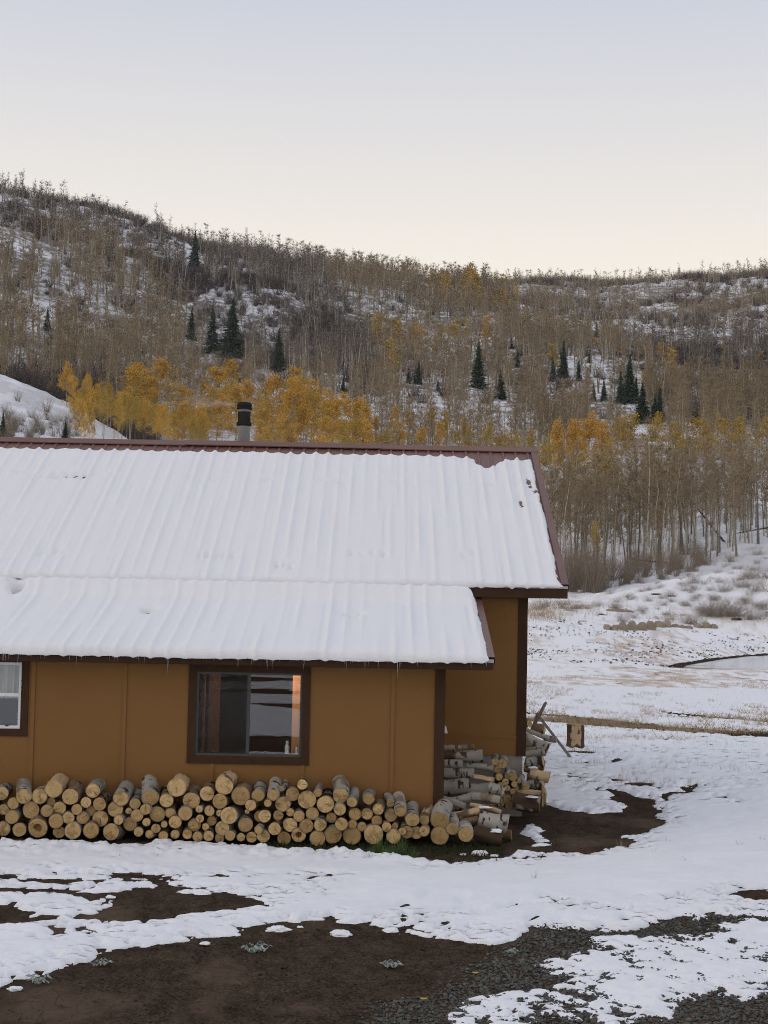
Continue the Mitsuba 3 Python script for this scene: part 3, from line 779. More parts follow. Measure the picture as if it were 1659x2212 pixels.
mt_l, mt_r = main.px(20, 971)[1], main.px(950, 989)[1]
mx0, mx1 = main.px(20, 971)[0], main.px(950, 989)[0]
dips = []
for px, py, w in ((160, 1031, .30), (210, 1031, .18), (420, 1037, .16), (470, 1042, .2), (690, 1045, .14), (735, 1050, .12), (860, 1050, .22), (1060, 1052, .25), (50, 1026, .2), (580, 1043, .15)):
    c = main.px(px, py)
    dips.append((c[0], c[1], w, .05, .05))
for px, py, n, gap in ((80, 1034, 13, 9), (600, 1230, 3, 14), (90, 1200, 4, 16), (1000, 1205, 3, 12), (760, 1205, 4, 22), (430, 1208, 5, 18)):
    for k in range(n):
        c = main.px(px + gap * k + rng.uniform(-2, 2), py + rng.uniform(-3, 3))
        dips.append((c[0], c[1], .035, .12, rng.uniform(.03, .06)))
for px, py, w, wt in ((660, 1060, .05, .4), (1000, 1075, .05, .5), (720, 1100, .06, .6), (280, 1075, .05, .7), (900, 1090, .04, .8)):
    c = main.px(px, py)
    dips.append((c[0], c[1], w, wt, .018))
mh = [(hp(main, [(1022, 940), (1022, 990), (1032, 1004), (1050, 1013), (1068, 1009), (1076, 999), (1088, 998), (1090, 940)]), 0), (hp(main, [(1136, 1036), (1143, 1038), (1146, 1046), (1140, 1048)]), 0), (hp(main, [(1143, 1048), (1149, 1051), (1150, 1055), (1144, 1054)]), 0),
      (hp(main, [(1150, 1062), (1190, 1060), (1190, 1066), (1158, 1068)]), 0), (hp(main, [(1122, 1084), (1126, 1083), (1130, 1096), (1126, 1098)]), 0)]
xr_m = main.px(1150, 1000)[0]
roof_snow(main, 'roof_snow', 'ribbed sheet of snow on the upper roof below the bare ridge', .075, xr_m, lambda x: np.interp(x, [mx0 - 3, mx0, mx1, main.px(1000, 990)[0], main.px(1140, 992)[0]], [mt_l, mt_l, mt_r, mt_r - .04, mt_r - .06]), .022, .03, mh, dips, ribamp=.023, t_start=-.02, right_thin=1.0, seed=1)
dips = []
for px, py, n, gap, dep in ((312, 1328, 5, 6, .05), (748, 1340, 3, 8, .06), (775, 1337, 2, 8, .03), (228, 1281, 4, 8, .03), (20, 1292, 4, 10, .02)):
    for k in range(n):
        c = low.px(px + gap * k, py)
        dips.append((c[0], c[1], .028, .08, dep * 1.4))
        dips.append((c[0], c[1] + .05, .08, .13, .02))
lh = [(hp(low, [(27, 1288), (40, 1286), (49, 1290), (44, 1294), (30, 1295)]), 0), (hp(low, [(314, 1331), (319, 1331), (319, 1335), (315, 1335)]), 0)]
xr_l = low.px(1040, 1350)[0]
roof_snow(low, 'roof_snow', 'thick ribbed snow on the lower roof with a rounded lip over the eave', .095, xr_l, lambda x: low.L + .3 + 0 * x, .022, .026, lh, dips, ribamp=.021, t_start=-.035, right_thin=.3, seed=31,
          drift=lambda x, t, q: np.where(t < low.L - .62, .21 * np.exp(-((t - low.L + .62) / (.16 + .1 * q)) ** 2), .21 - .12 * np.clip((t - low.L + .62) / .2, 0, 1)) * np.clip((xr_l - x) / .15, 0, 1))

# icicles along the lower eave
for k in range(84):
    x = rng.uniform(-5.4, 1.42)
    L_ = min(.26, .035 + rng.exponential(.05)) * (.6 if x > .7 else 1)
    m = spikes([[0, 0, .03]], [[rng.normal(0, .004), 0, -L_]], [rng.uniform(.0045, .008)])
    m[0][:] += [x, le[1] - .024 - rng.uniform(0, .02), le[2] - .035 + rng.uniform(-.01, .012)]
    tag(add('icicle', m, 'ice_mat'), 'thin icicle hanging from the snowy lower eave', 'icicle', 'icicles along the lower eave')

# ------------------------------------------------------------------ firewood
LOGN = [0]
BARK = {'w': 'bark_white_mat', 'g': 'bark_gray_mat', 'b': 'bark_brown_mat', 'p': 'peeled_mat', 'd': 'bark_dark_mat'}


def make_log(front, rear_, r, bark, label, group=None, r2=None, sector=None, hollow=False, jag=0.0, both=False, squash=1.0, rough_=.12):
    """A length of firewood: bark, a sawn end (and the other end where it shows). sector: (a0, a1) for split wood."""
    LOGN[0] += 1
    i = LOGN[0]
    rg = np.random.default_rng(1000 + i)
    a, b = np.asarray(front, float), np.asarray(rear_, float)
    d = (b - a) / np.linalg.norm(b - a)
    fa, fb = frames(d[None])
    fa, fb = fa[0], fb[0]
    N, M = 22, 7
    th_ = np.arange(N) * 2 * math.pi / N
    if sector:
        s0, s1 = sector
        n1 = N - 8
        th_ = np.concatenate([np.linspace(s0, s1, n1), np.full(8, s1)])
        rad = np.concatenate([np.ones(n1), np.linspace(1, 0, 9)[1:5], np.zeros(0), ])
        pts2 = [(math.cos(t), math.sin(t)) for t in np.linspace(s0, s1, n1)]
        pts2 += [(math.cos(s1) * q, math.sin(s1) * q) for q in (.66, .33)] + [(0, 0)] + [(math.cos(s0) * q, math.sin(s0) * q) for q in (.33, .66)]
        prof2 = np.array(pts2)
    else:
        prof2 = np.c_[np.cos(th_), np.sin(th_) * squash]
    N = len(prof2)
    ang = np.arctan2(prof2[:, 1], prof2[:, 0])
    knob = 1 + rough_ * (meshkit.fbm(np.c_[np.cos(ang) * 1.3 + i * 7.1, np.sin(ang) * 1.3, np.full(N, i * 3.3)], 3) - .5)
    L_ = np.linalg.norm(b - a)
    tt_ = np.linspace(0, 1, M)
    V, U = [], []
    off = rg.uniform(0, 50, 2)
    bow = rg.normal(0, .012, 2)
    for t in tt_:
        R_ = (r * (1 - t) + (r2 or r * rg.uniform(.93, 1.02)) * t) if False else r + ((r2 or r) - r) * t
        w_ = 1 + .09 * (meshkit.fbm(np.c_[prof2 * 1.6, np.full(N, t * L_ * 5)] + i * 5.7, 3) - .5)
        c = a + (b - a) * t + (fa * bow[0] + fb * bow[1]) * math.sin(math.pi * t)
        q = prof2 * (R_ * knob * w_)[:, None]
        tj = c + fa * q[:, :1] + fb * q[:, 1:]
        if jag and t == 1:
            tj = tj + d * (rg.uniform(-.2, 1, (N, 1)) * jag)
        V.append(tj)
        U.append(np.c_[(ang % (2 * math.pi)) * r + off[0], np.full(N, t * L_ + off[1])])
    body_n = len(V)
    lip0 = V[0].mean(0) + (V[0] - V[0].mean(0)) * .94 + d * .003
    lip1 = V[-1].mean(0) + (V[-1] - V[-1].mean(0)) * .94 - d * .003
    rings = [lip0] + V + [lip1]
    uv = [U[0]] + U + [U[-1]]
    Vb, Ub = np.vstack(rings), np.vstack(uv)
    F = []
    for p in range(len(rings) - 1):
        for j in range(N):
            q, s_ = p * N + j, p * N + (j + 1) % N
            F += [[q, s_, s_ + N], [q, s_ + N, q + N]]
    k = thing('log', label, 'log', group)
    add('bark', (Vb, np.array(F)), BARK[bark], k, smooth=True, uv=Ub)

    def cap(ring, sgn, nm_):
        c = ring.mean(0)
        kk = np.array([4.0 * rg.integers(-60, 60), 4.0 * rg.integers(-60, 60)])
        Vc, Uc = [ring + d * sgn * .001], [np.c_[(ring - c) @ fa, (ring - c) @ fb] + kk]
        fr_ = (.72, .42) if not hollow else (.7, .47, .40)
        for f in fr_:
            q = c + (ring - c) * (f * (1 + (.25 * (rg.random((N, 1)) - .5) if hollow and f < .5 else 0)))
            dep = d * sgn * (-.002 + .004 * rg.random() + (.10 if hollow and f < .45 else 0))
            Vc.append(q + dep)
            Uc.append(np.c_[(q - c) @ fa, (q - c) @ fb] + kk)
        Vc.append((c + d * sgn * (.12 if hollow else .001))[None])
        Uc.append(kk[None])
        Vv = np.vstack(Vc)
        F_ = []
        for p in range(len(fr_)):
            for j in range(N):
                q, s_ = p * N + j, p * N + (j + 1) % N
                F_ += [[q, s_, s_ + N], [q, s_ + N, q + N]]
        e = len(fr_) * N
        F_ += [[e + j, e + (j + 1) % N, len(Vv) - 1] for j in range(N)]
        add(nm_, (Vv, np.array(F_)), 'cut_mat', k, uv=np.vstack(Uc))

    cap(lip0, 1, 'cut_end')
    cap(lip1, -1, 'cut_end')
    return k


ORD = ['', 'first', 'second', 'third', 'fourth', 'fifth', 'sixth', 'seventh', 'eighth', 'ninth', 'tenth', 'eleventh', 'twelfth', 'thirteenth', 'fourteenth', 'fifteenth', 'sixteenth', 'seventeenth', 'eighteenth', 'nineteenth', 'twentieth']


def ordinal(n):
    tens = ['', '', 'twenty', 'thirty', 'forty', 'fifty', 'sixty', 'seventy', 'eighty', 'ninety']
    if n <= 20:
        return ORD[n]
    if n >= 100:
        return 'hundred-and-' + ordinal(n - 100) if n > 100 else 'hundredth'
    return {20: 'twentieth', 30: 'thirtieth', 40: 'fortieth', 50: 'fiftieth', 60: 'sixtieth', 70: 'seventieth', 80: 'eightieth', 90: 'ninetieth'}[n] if n % 10 == 0 else tens[n // 10] + '-' + ORD[n % 10]


# the stack along the front wall: (x, y, radius[, top of the bark seen behind x, y][, flags]) in two enlarged cuttings of the photograph
A_top = [(12, 1040, 42, 45, 965), (152, 1058, 50, 150, 942, 'w'), (250, 1058, 50), (340, 1012, 56, 392, 893, 'p'), (447, 1062, 53, 480, 955, 'b'), (590, 1022, 46, 630, 948, 'g'), (545, 1097, 34), (325, 1092, 26), (632, 1108, 42, 675, 1030, 'b'), (768, 1072, 50, 805, 955, 'g'),
         (858, 1105, 36, 885, 1005, 'g'), (955, 1068, 56, 948, 915, 'w'), (1057, 1085, 45, 1060, 990, 'b'), (1122, 1000, 58, 1160, 898, 'p'), (1215, 1085, 54, 1235, 980, 'b'), (1315, 1042, 47, 1335, 968, 'b'), (1425, 992, 56, 1462, 878, 'p'), (1395, 1090, 48), (1530, 1055, 60, 1550, 970, 'b'), (1640, 1052, 42, 1650, 955, 'g'),
         (-85, 1050, 50), (-180, 1060, 52)]
A_mid = [(22, 1143, 33), (83, 1103, 37), (75, 1190, 43), (197, 1145, 54), (297, 1150, 38), (378, 1133, 42, 410, 1092, 'b'), (487, 1142, 35), (580, 1150, 33), (525, 1195, 39), (435, 1195, 37, 450, 1145, 'g'), (637, 1200, 51), (732, 1140, 49), (818, 1152, 21), (925, 1140, 34, 945, 1105, 'g'), (870, 1180, 39), (753, 1208, 31), (825, 1235, 44),
         (1000, 1172, 51), (1083, 1165, 34), (1177, 1167, 44), (1265, 1140, 23), (1330, 1152, 31, 1340, 1115, 'g'), (1271, 1200, 25), (1345, 1215, 30), (1395, 1165, 22), (1455, 1180, 54, 1500, 1115, 'g'), (1570, 1155, 15), (1592, 1115, 36), (1650, 1185, 36), (-75, 1150, 45), (-170, 1160, 42)]
A_low = [(18, 1265, 46), (355, 1215, 47), (123, 1270, 44, 150, 1222, 'g'), (240, 1260, 62, 'H'), (375, 1285, 38), (462, 1277, 52), (578, 1275, 50), (705, 1283, 53), (880, 1285, 30, 890, 1255, 'g'), (930, 1222, 26, 950, 1195, 'g'), (948, 1300, 26), (990, 1262, 29, 1000, 1228, 'g'), (1043, 1237, 21), (1037, 1310, 31), (1113, 1222, 41), (1112, 1300, 29), (1190, 1300, 31),
         (1235, 1240, 42), (1306, 1253, 23), (1255, 1315, 33), (1325, 1310, 33), (1412, 1262, 46), (1395, 1325, 30), (1462, 1308, 32), (1560, 1240, 47), (1530, 1318, 27), (1598, 1318, 34), (1643, 1270, 27), (-80, 1265, 50), (-175, 1265, 48)]
B_top = [(77, 1050, 39, 92, 935, 'w'), (130, 1010, 18, 155, 950, 'g'), (200, 1045, 44), (262, 983, 33, 275, 940, 'b'), (292, 1080, 58, 305, 1000, 'b'), (360, 1035, 26, 372, 968, 'w'), (408, 1110, 56, 425, 1010, 'b'), (505, 1055, 51, 500, 925, 'w'), (577, 1095, 33, 592, 1000, 'g'), (684, 1075, 35), (743, 1140, 36, 755, 1075, 'b'),
         (822, 1105, 24, 798, 1032, 'w'), (886, 1150, 40, 872, 1028, 'w')]
B_mid = [(22, 1185, 40), (42, 1103, 24), (138, 1108, 48), (110, 1180, 33), (185, 1160, 26), (240, 1185, 36), (325, 1170, 41), (445, 1195, 33), (500, 1142, 38), (597, 1172, 40), (673, 1170, 37), (735, 1213, 34), (825, 1180, 40), (962, 1208, 46, 955, 1085, 'g'), (1037, 1210, 31, 1078, 1070, 'p'), (1135, 1215, 60, 1165, 1068, 'w'), (1215, 1265, 40, 1212, 1160, 'w')]
B_low = [(85, 1265, 40), (185, 1240, 44), (288, 1247, 44), (375, 1240, 39), (510, 1235, 41), (580, 1235, 28, 580, 1190, 'w'), (640, 1250, 29), (798, 1255, 31), (850, 1248, 21), (897, 1282, 26), (1035, 1280, 33), (15, 1310, 41), (145, 1325, 43), (238, 1305, 46, 'H'), (358, 1325, 51), (455, 1305, 54), (577, 1308, 59), (715, 1300, 63), (840, 1312, 46), (925, 1285, 40), (985, 1290, 40), (1135, 1308, 58), (1300, 1300, 48, 1285, 1215, 'w')]
ROWS = [('top', [('a', q) for q in A_top] + [('b', q) for q in B_top]), ('middle', [('a', q) for q in A_mid] + [('b', q) for q in B_mid]), ('bottom', [('a', q) for q in A_low] + [('b', q) for q in B_low])]
look = {'w': 'white-barked', 'g': 'grey-barked', 'b': 'brown-barked', 'p': 'peeling'}
for row, items in ROWS:
    items = sorted([((0 if s == 'a' else 850) + q[0] / 1.952, s, q) for s, q in items], key=lambda z: z[0])
    n = 0
    for _, s, q in items:
        sx = (0 if s == 'a' else 850) + q[0] / 1.952
        px, py = sx * .6636, (2050 + q[1] / 1.952) * .6636
        Yf = 20.30 + rng.uniform(-.07, .07) - (.04 if row == 'bottom' else 0)
        f_ = at(px, py, Yf)
        r_ = q[2] * .34 / FL * Yf * 1.02
        hollow = 'H' in q
        if len(q) >= 6:
            bxp, byp = q[3], q[4]
            kind = q[5]
            if kind == 'p':
                bxp, byp = q[0] + (bxp - q[0]) * .7, q[1] - q[2] * .9 + (byp - q[1] + q[2] * .9) * .6
            rr_ = at(((0 if s == 'a' else 850) + bxp / 1.952) * .6636, (2050 + (byp + q[2] * .9) / 1.952) * .6636, Yf + .40)
        elif len(q) == 5:
            kind = 'g'
            rr_ = at((q[3] / 1.952) * .6636, (2050 + (q[4] + q[2]) / 1.952) * .6636, Yf + .40)
        else:
            kind = rng.choice(['g', 'b', 'w', 'b'])
            rr_ = f_ + np.array([rng.normal(0, .025), .42, rng.normal(.01, .02)])
        if f_[2] - r_ < -.02:
            f_[2] = r_ - .02
            rr_[2] = max(rr_[2], r_ - .02)
        rr_[2] = max(rr_[2], r_ * .95)
        vis = px > -5
        n += 1
        size = 'large' if q[2] >= 48 else 'slim' if q[2] < 28 else 'round'
        lab = f'{size} {"hollow " if hollow else ""}{look[kind]} log, {ordinal(n)} from the left along the {row} of the front stack'
        make_log(f_, rr_, r_, kind, lab, 'logs of the stack along the front wall', hollow=hollow, jag=.10 if kind == 'p' else .0, r2=r_ * rng.uniform(.9, 1.02))
# bark and wood splinters on the frayed logs of the top row
# the stack lying crosswise in the corner between the two walls: cutting 2 (x0, y0, x1, y1, radius, depth, bark, split)
def z2(x, y):
    return 895.9 + .2 * x, 1559.5 + .2 * y


CROSS = [(150, 300, 435, 285, 34, 22.35, 'w', None, 'white-barked birch log on the very top of the corner stack, left end'), (420, 380, 738, 372, 72, 22.25, 'w', None, 'thick white log with a sawn end, top right of the corner stack'), (250, 365, 560, 360, 40, 22.05, 'd', None, 'dark brown log under the top of the corner stack'),
         (470, 275, 640, 262, 26, 22.5, 'w', None, 'slim white log end poking up behind the top of the corner stack'), (200, 465, 518, 455, 52, 21.95, 'g', None, 'short grey log with a pale sawn end under the brown one'), (150, 545, 640, 560, 58, 21.75, 'g', None, 'long grey spotted log across the middle of the corner stack'),
         (560, 480, 848, 510, 40, 22.05, 'g', None, 'thin grey log just below the thick white one in the corner stack'), (620, 575, 860, 612, 52, 21.75, 'p', (-.2, 2.6), 'split piece with a cream face in the middle of the corner stack'), (130, 705, 585, 685, 86, 21.5, 'g', None, 'big grey log with a slanting pale cut in the corner stack'),
         (560, 735, 822, 735, 76, 21.55, 'g', None, 'smooth grey log to the right of the big grey one, pale cut end'), (790, 700, 960, 770, 66, 21.5, 'w', None, 'knotty white log at the right end of the corner stack'), (330, 870, 650, 790, 44, 21.2, 'w', None, 'crooked whitish log slanting up to the right in the corner stack'),
         (620, 800, 935, 850, 46, 21.15, 'w', None, 'white log with a dark knot lying over the pink split piece'), (600, 870, 938, 950, 52, 20.98, 'p', (.1, 3.2), 'pinkish split log on the lower right of the corner stack'), (300, 830, 540, 910, 42, 21.05, 'g', None, 'small grey log behind the peeled one at the foot of the corner stack'),
         (400, 1010, 700, 950, 46, 20.85, 'p', None, 'peeled brown and cream log leaning low in the corner stack'), (500, 1085, 690, 1050, 42, 20.8, 'b', None, 'short brown log under the peeled one of the corner stack'), (690, 1035, 1005, 1105, 108, 20.75, 'w', None, 'largest white log with a jagged pale cut, low on the right of the corner stack'),
         (630, 1195, 940, 1270, 92, 20.55, 'd', None, 'black and white log lying on the ground at the foot of the corner stack'), (900, 1215, 1045, 1225, 62, 20.9, 'b', None, 'dark log end on the ground right of the black and white log'), (150, 640, 560, 640, 45, 22.0, 'g', None, 'grey log deep inside the corner stack'),
         (300, 960, 560, 960, 70, 21.3, 'g', None, 'grey log deep inside the lower corner stack'), (600, 950, 900, 960, 70, 21.4, 'b', None, 'brown log deep inside the lower right of the corner stack'), (620, 1080, 900, 1120, 60, 21.1, 'b', None, 'brown log hidden behind the largest white log'),
         (150, 800, 500, 790, 70, 21.8, 'b', None, 'brown log deep inside the middle of the corner stack')]
for x0, y0, x1, y1, r_, Yd, kd, sec, lb in CROSS:
    rr_ = r_ * .2 / FL * Yd
    a, b = at(*z2(x1, y1), Yd - .015), at(*z2(x0, y0), Yd + .015)
    for e in (a, b):
        e[2] = max(e[2], rr_ * .93)
    make_log(a, b, rr_, kd, lb, 'logs piled crosswise in the corner', sector=sec, r2=rr_ * rng.uniform(.82, 1.05), rough_=.5)
ENDON = [(868, 432, 42, 0, 0, 'g'), (950, 450, 52, 0, 0, 'g'), (895, 512, 40, 0, 0, 'g'), (910, 592, 42, 0, 0, 'b'), (1002, 588, 33, 1000, 490, 'w'), (1062, 592, 48, 1055, 520, 'w'), (980, 646, 38, 0, 0, 'g'), (1076, 672, 34, 0, 0, 'g'), (1128, 640, 24, 0, 0, 'g'), (1000, 716, 34, 0, 0, 'b'), (1060, 752, 36, 0, 0, 'b'), (1103, 716, 22, 0, 0, 'g'),
         (1000, 832, 48, 0, 0, 'b'), (1200, 702, 42, 1150, 560, 'w'), (930, 690, 40, 0, 0, 'b'), (935, 780, 42, 0, 0, 'b'), (1085, 830, 44, 0, 0, 'b'), (1020, 900, 44, 0, 0, 'b'), (1130, 770, 36, 0, 0, 'b'), (930, 870, 44, 0, 0, 'g')]
for n, (x, y, r_, ux, uy, kd) in enumerate(sorted(ENDON)):
    Yd = 22.9
    f_ = at(*z2(x, y), Yd)
    rr_ = r_ * .2 / FL * Yd
    b = at(*z2(ux, uy + r_ * .9), Yd + .42) if ux else f_ + [rng.normal(0, .03), .44, rng.normal(0, .02)]
    f_[2], b[2] = max(f_[2], rr_ * .95), max(b[2], rr_ * .95)
    make_log(f_, b, rr_, kd, f'{look[kd]} small log, {ordinal(n + 1)} from the left in the stack of log ends by the foundation', 'small logs by the foundation')
RIGHT = [(1180, 175, 1442, 300, 78, 24.6, 'w', None, 'large white log sloping down to the right beside the house corner'), (1180, 75, 1455, 185, 26, 24.9, 'w', None, 'slim white log lying along the top of the large white one'), (1280, 75, 1402, 88, 50, 25.3, 'b', None, 'short dark brown chunk on top of the pile by the house corner'),
         (1395, 165, 1532, 192, 34, 25.3, 'g', None, 'grey log behind the boards at the back of the corner pile'), (1180, 300, 1325, 282, 25, 24.1, 'g', None, 'slim grey log below the large sloping white one'), (1170, 350, 1402, 328, 40, 23.9, 'w', None, 'pale log in the middle of the pile by the house corner'),
         (1125, 440, 1390, 425, 62, 23.6, 'g', None, 'grey cracked log below the pale one by the house corner'), (1250, 545, 1452, 598, 66, 23.2, 'p', None, 'peeled tan log with its end facing the snow'), (1180, 500, 1335, 510, 36, 23.4, 'b', None, 'brown split log behind the peeled tan one'),
         (1215, 680, 1395, 695, 52, 23.1, 'g', None, 'grey log below the peeled tan one'), (1140, 770, 1375, 795, 46, 22.9, 'p', None, 'tan split log resting on the dark log'), (1070, 850, 1352, 890, 98, 22.7, 'd', None, 'large dark brown log with snow on it, lying on the mud'),
         (1200, 30, 1240, 20, 40, 25.2, 'b', None, 'dark log end behind the corner board of the house'), (1150, 600, 1400, 620, 60, 23.6, 'b', None, 'brown log deep inside the pile by the house corner'), (1150, 720, 1380, 740, 70, 23.5, 'g', None, 'grey log deep inside the pile behind the slabs'),
         (1190, 430, 1400, 480, 55, 24.3, 'b', None, 'brown log at the back of the pile by the house corner'), (1170, 250, 1380, 380, 50, 25.0, 'g', None, 'grey log under the large sloping white one'), (1180, 800, 1390, 850, 50, 23.6, 'b', None, 'brown log on the mud behind the dark one')]
for x0, y0, x1, y1, r_, Yd, kd, sec, lb in RIGHT:
    rr_ = r_ * .2 / FL * Yd
    a, b = at(*z2(x1, y1), Yd + .0), at(*z2(x0, y0), Yd + .06)
    b[0] = max(b[0], xm + .05 if Yd > 23.5 else -9)
    for e in (a, b):
        e[2] = max(e[2], rr_ * .93)
    make_log(a, b, rr_, kd, lb, 'logs piled by the right corner of the house', sector=sec, r2=rr_ * rng.uniform(.82, 1.05), rough_=.5)
for (xa, ya, xb, yb_), lb in (((1385, 660, 1378, 890), 'pale split slab standing on edge at the end of the corner pile'), ((1410, 740, 1404, 860), 'shorter pale slab right beside the first one')):
    a, b = at(*z2(xa, ya), 22.75), at(*z2(xb, yb_), 22.85)
    sk = thing('wood_slab', lb, 'slab')
    m = beam(a, b, .03, .14, (0, 1, .2))
    m = m.subdivide().subdivide()
    m.vertices += (n3(m.vertices, 14, 3, 2)[:, None] - .5) * .02
    add('wood', m, 'peeled_mat', sk)


def snow_cap(c, rx, ry, h, label):
    m = trimesh.creation.icosphere(subdivisions=3)
    v = m.vertices * [rx, ry, h]
    v *= (1 + 1.1 * (n3(m.vertices, 1.9, int(abs(c[0] * 100)) % 97, 4) - .5))[:, None]
    v[:, 2] = np.maximum(v[:, 2], -.25 * h)
    tag(add('snow_patch', (v + c, m.faces), 'snow_mat', smooth=True), label, 'snow')


c = at(*z2(1265, 812), 22.62)
snow_cap(c, .085, .08, .02, 'small snow patch on the large dark log by the house corner')
c = at(*z2(745, 925), 20.9)
snow_cap(c, .10, .06, .02, 'snow patch on the pinkish split log of the corner stack')
c = at(*z2(880, 1190), 20.5)
snow_cap(c + [0, 0, .01], .085, .07, .035, 'snow patch on the black and white log of the corner stack')
c = at(*z2(1275, 495), 23.2)
snow_cap(c, .07, .06, .018, 'snow patch on the brown split log by the house corner')
for px, py, rx, lb in ((1038, 1841, .13, 'clump of snow lying in front of the corner stack'), (1000, 1843, .05, 'small lump of snow left of the clump by the corner stack'), (1068, 1846, .07, 'flat lump of snow right of the clump by the corner stack'), (350, 1817, .16, 'heap of slid snow in front of the stack, left of the grass'), (420, 1820, .09, 'small heap of slid snow right of the larger heap'),
                       (600, 2005, .13, 'chunk of snow on the mud, left'), (735, 2014, .12, 'chunk of snow on the mud, near the middle'), (32, 2132, .07, 'bit of snow on the mud at the left edge'), (648, 1999, .04, 'tiny snow lump right of the left chunk'), (444, 2034, .06, 'thin snow lump at the edge of the mud')):
    c = flat(px, py, .03)
    snow_cap(c - [0, 0, .018], rx * .8, rx * .7, rx * .30, lb)

# chopping block, sawbuck boards
sk = thing('chopping_block', 'upright split stump used as chopping block, standing in the snow', 'stump')
c = flat(1243, 1617)
Sx = c[1] / FL
R_, Hs = 18.5 * Sx, 52 * Sx
rg = np.random.default_rng(5)
N, M = 40, 14
th_ = np.linspace(0, 2 * math.pi, N, endpoint=False)
zz = np.linspace(-.05, 1, M) * Hs
faced = np.exp(-(((th_ - 4.65 + math.pi) % (2 * math.pi) - math.pi) / .55) ** 2)
RR = R_ * (1 + .10 * np.clip(1 - zz[:, None] / Hs * 3, 0, 1) + .14 * (meshkit.fbm(np.stack([np.cos(th_)[None] * 2.5 + 0 * zz[:, None], np.sin(th_)[None] * 2.5 + 0 * zz[:, None], zz[:, None] * 3 + 0 * th_[None]], -1), 3) - .5)) * (1 - .22 * faced[None])
Vs = np.stack([c[0] + RR * np.cos(th_), c[1] + RR * np.sin(th_), zz[:, None] + 0 * th_], -1)
F = np.array([[p * N + j, p * N + (j + 1) % N, (p + 1) * N + (j + 1) % N] for p in range(M - 1) for j in range(N)] + [[p * N + j, (p + 1) * N + (j + 1) % N, (p + 1) * N + j] for p in range(M - 1) for j in range(N)])
cent = Vs.reshape(-1, 3)[F].mean(1)
a_ = np.arctan2(cent[:, 1] - c[1], cent[:, 0] - c[0]) % (2 * math.pi)
face = (np.abs(a_ - 4.65) < .62 + .35 * (n3(cent, 7, 3, 2) - .5)) & (cent[:, 2] > Hs * (.30 * n3(cent * [1, 1, .2], 9, 6, 2) - .02))
UV = np.c_[np.tile(th_ * R_, M), np.repeat(zz, N)]
add('bark', (Vs.reshape(-1, 3), F[~face]), 'bark_dark_mat', sk, smooth=True, uv=UV)
add('split_face', (Vs.reshape(-1, 3), F[face]), 'peeled_mat', sk, smooth=True, uv=UV)
top_c = np.vstack([Vs[-1], [[c[0], c[1], Hs]]])
add('sawn_top', (top_c, [[j, (j + 1) % N, N] for j in range(N)]), 'cut_mat', sk, uv=np.vstack([top_c[:, :2] - c[:2]]))
sk = thing('sawbuck', 'weathered crossed boards of a sawbuck leaning beside the log pile', 'sawbuck')
add('leg', beam(at(1236, 1641, 32.5), at(1159, 1541, 32.9), .055, .11, (0, 1, 0)), 'board_mat', sk)
add('leg', beam(at(1147, 1580, 32.2), at(1178, 1519, 32.83), .05, .09, (0, 1, 0)), 'bark_brown_mat', sk)
add('leg', beam(at(1128, 1640, 32.6), at(1160, 1545, 33.0), .05, .10, (0, 1, 0)), 'board_mat', sk)

# ------------------------------------------------------------------ small things on the ground
def pebbles(P, S, seed, jit=.35):
    """Many angular stones in one mesh; uv holds a random pair per stone."""
    ico = trimesh.creation.icosahedron()
    rg = np.random.default_rng(seed)
    n, m = len(P), len(ico.vertices)
    v = ico.vertices[None] * (1 + rg.uniform(-jit, jit, (n, m, 1)))
    v = v * rg.uniform(.6, 1.15, (n, 1, 3)) * np.asarray(S)[:, None, None]
    v[..., 2] *= .75
    a = rg.uniform(0, 6.3, (n, 1))
    x, y = v[..., 0] * np.cos(a) - v[..., 1] * np.sin(a), v[..., 0] * np.sin(a) + v[..., 1] * np.cos(a)
    V = np.stack([x, y, v[..., 2]], -1) + np.asarray(P)[:, None]
    F = ico.faces[None] + (np.arange(n) * m)[:, None, None]
    uv = np.repeat(rg.random((n, 2)), m, 0)
    return (V.reshape(-1, 3), F.reshape(-1, 3)), uv


def baseat(x, y):
    P = np.c_[x, y, np.zeros(len(x))]
    return (n3(P, 1.1, 31, 3) - .5) * .05 + (n3(P, 9, 32, 3) - .5) * .022


n = 44000
Yg = rng.uniform(10.9, 19, n)
Xg = rng.uniform(-.3, 1, n) * 0 + rng.uniform(-.05, .285, n) * Yg + rng.uniform(-.2, .3, n)
inz = signed(Xg + (n3(np.c_[Xg, Yg, Xg * 0], 2.2, 21, 4) - .5) * .5, Yg + (n3(np.c_[Xg, Yg, Xg * 0], 1.6, 23, 4) - .5) * .9, [gravel_zone]) < rng.normal(0, .06, n) - .02
Xg, Yg = Xg[inz], Yg[inz]
Sg = rng.uniform(.006, .019, len(Xg)) * (1 + .6 * (rng.random(len(Xg)) < .10))
m, uv = pebbles(np.c_[Xg, Yg, baseat(Xg, Yg) + Sg * .35], Sg, 3)
tag(add('gravel', m, 'stone_mat', uv=uv), 'dark grey crushed gravel poking through thin snow', 'gravel', kind='stuff')
# clods and pebbles of the bare earth
n = 9000
Yg = rng.uniform(10.9, 30, n)
Xg = rng.uniform(-.27, .27, n) * Yg
ok = signed(Xg, Yg, mud) < -.02
Xg, Yg = Xg[ok], Yg[ok]
Sg = rng.uniform(.004, .012, len(Xg)) * (1 + (rng.random(len(Xg)) < .04) * 1.2)
m, uv = pebbles(np.c_[Xg, Yg, baseat(Xg, Yg) + Sg * .3], Sg, 4)
tag(add('clods', m, 'earth_mat', uv=uv), 'crumbs and clods of dark earth', 'earth', kind='stuff')


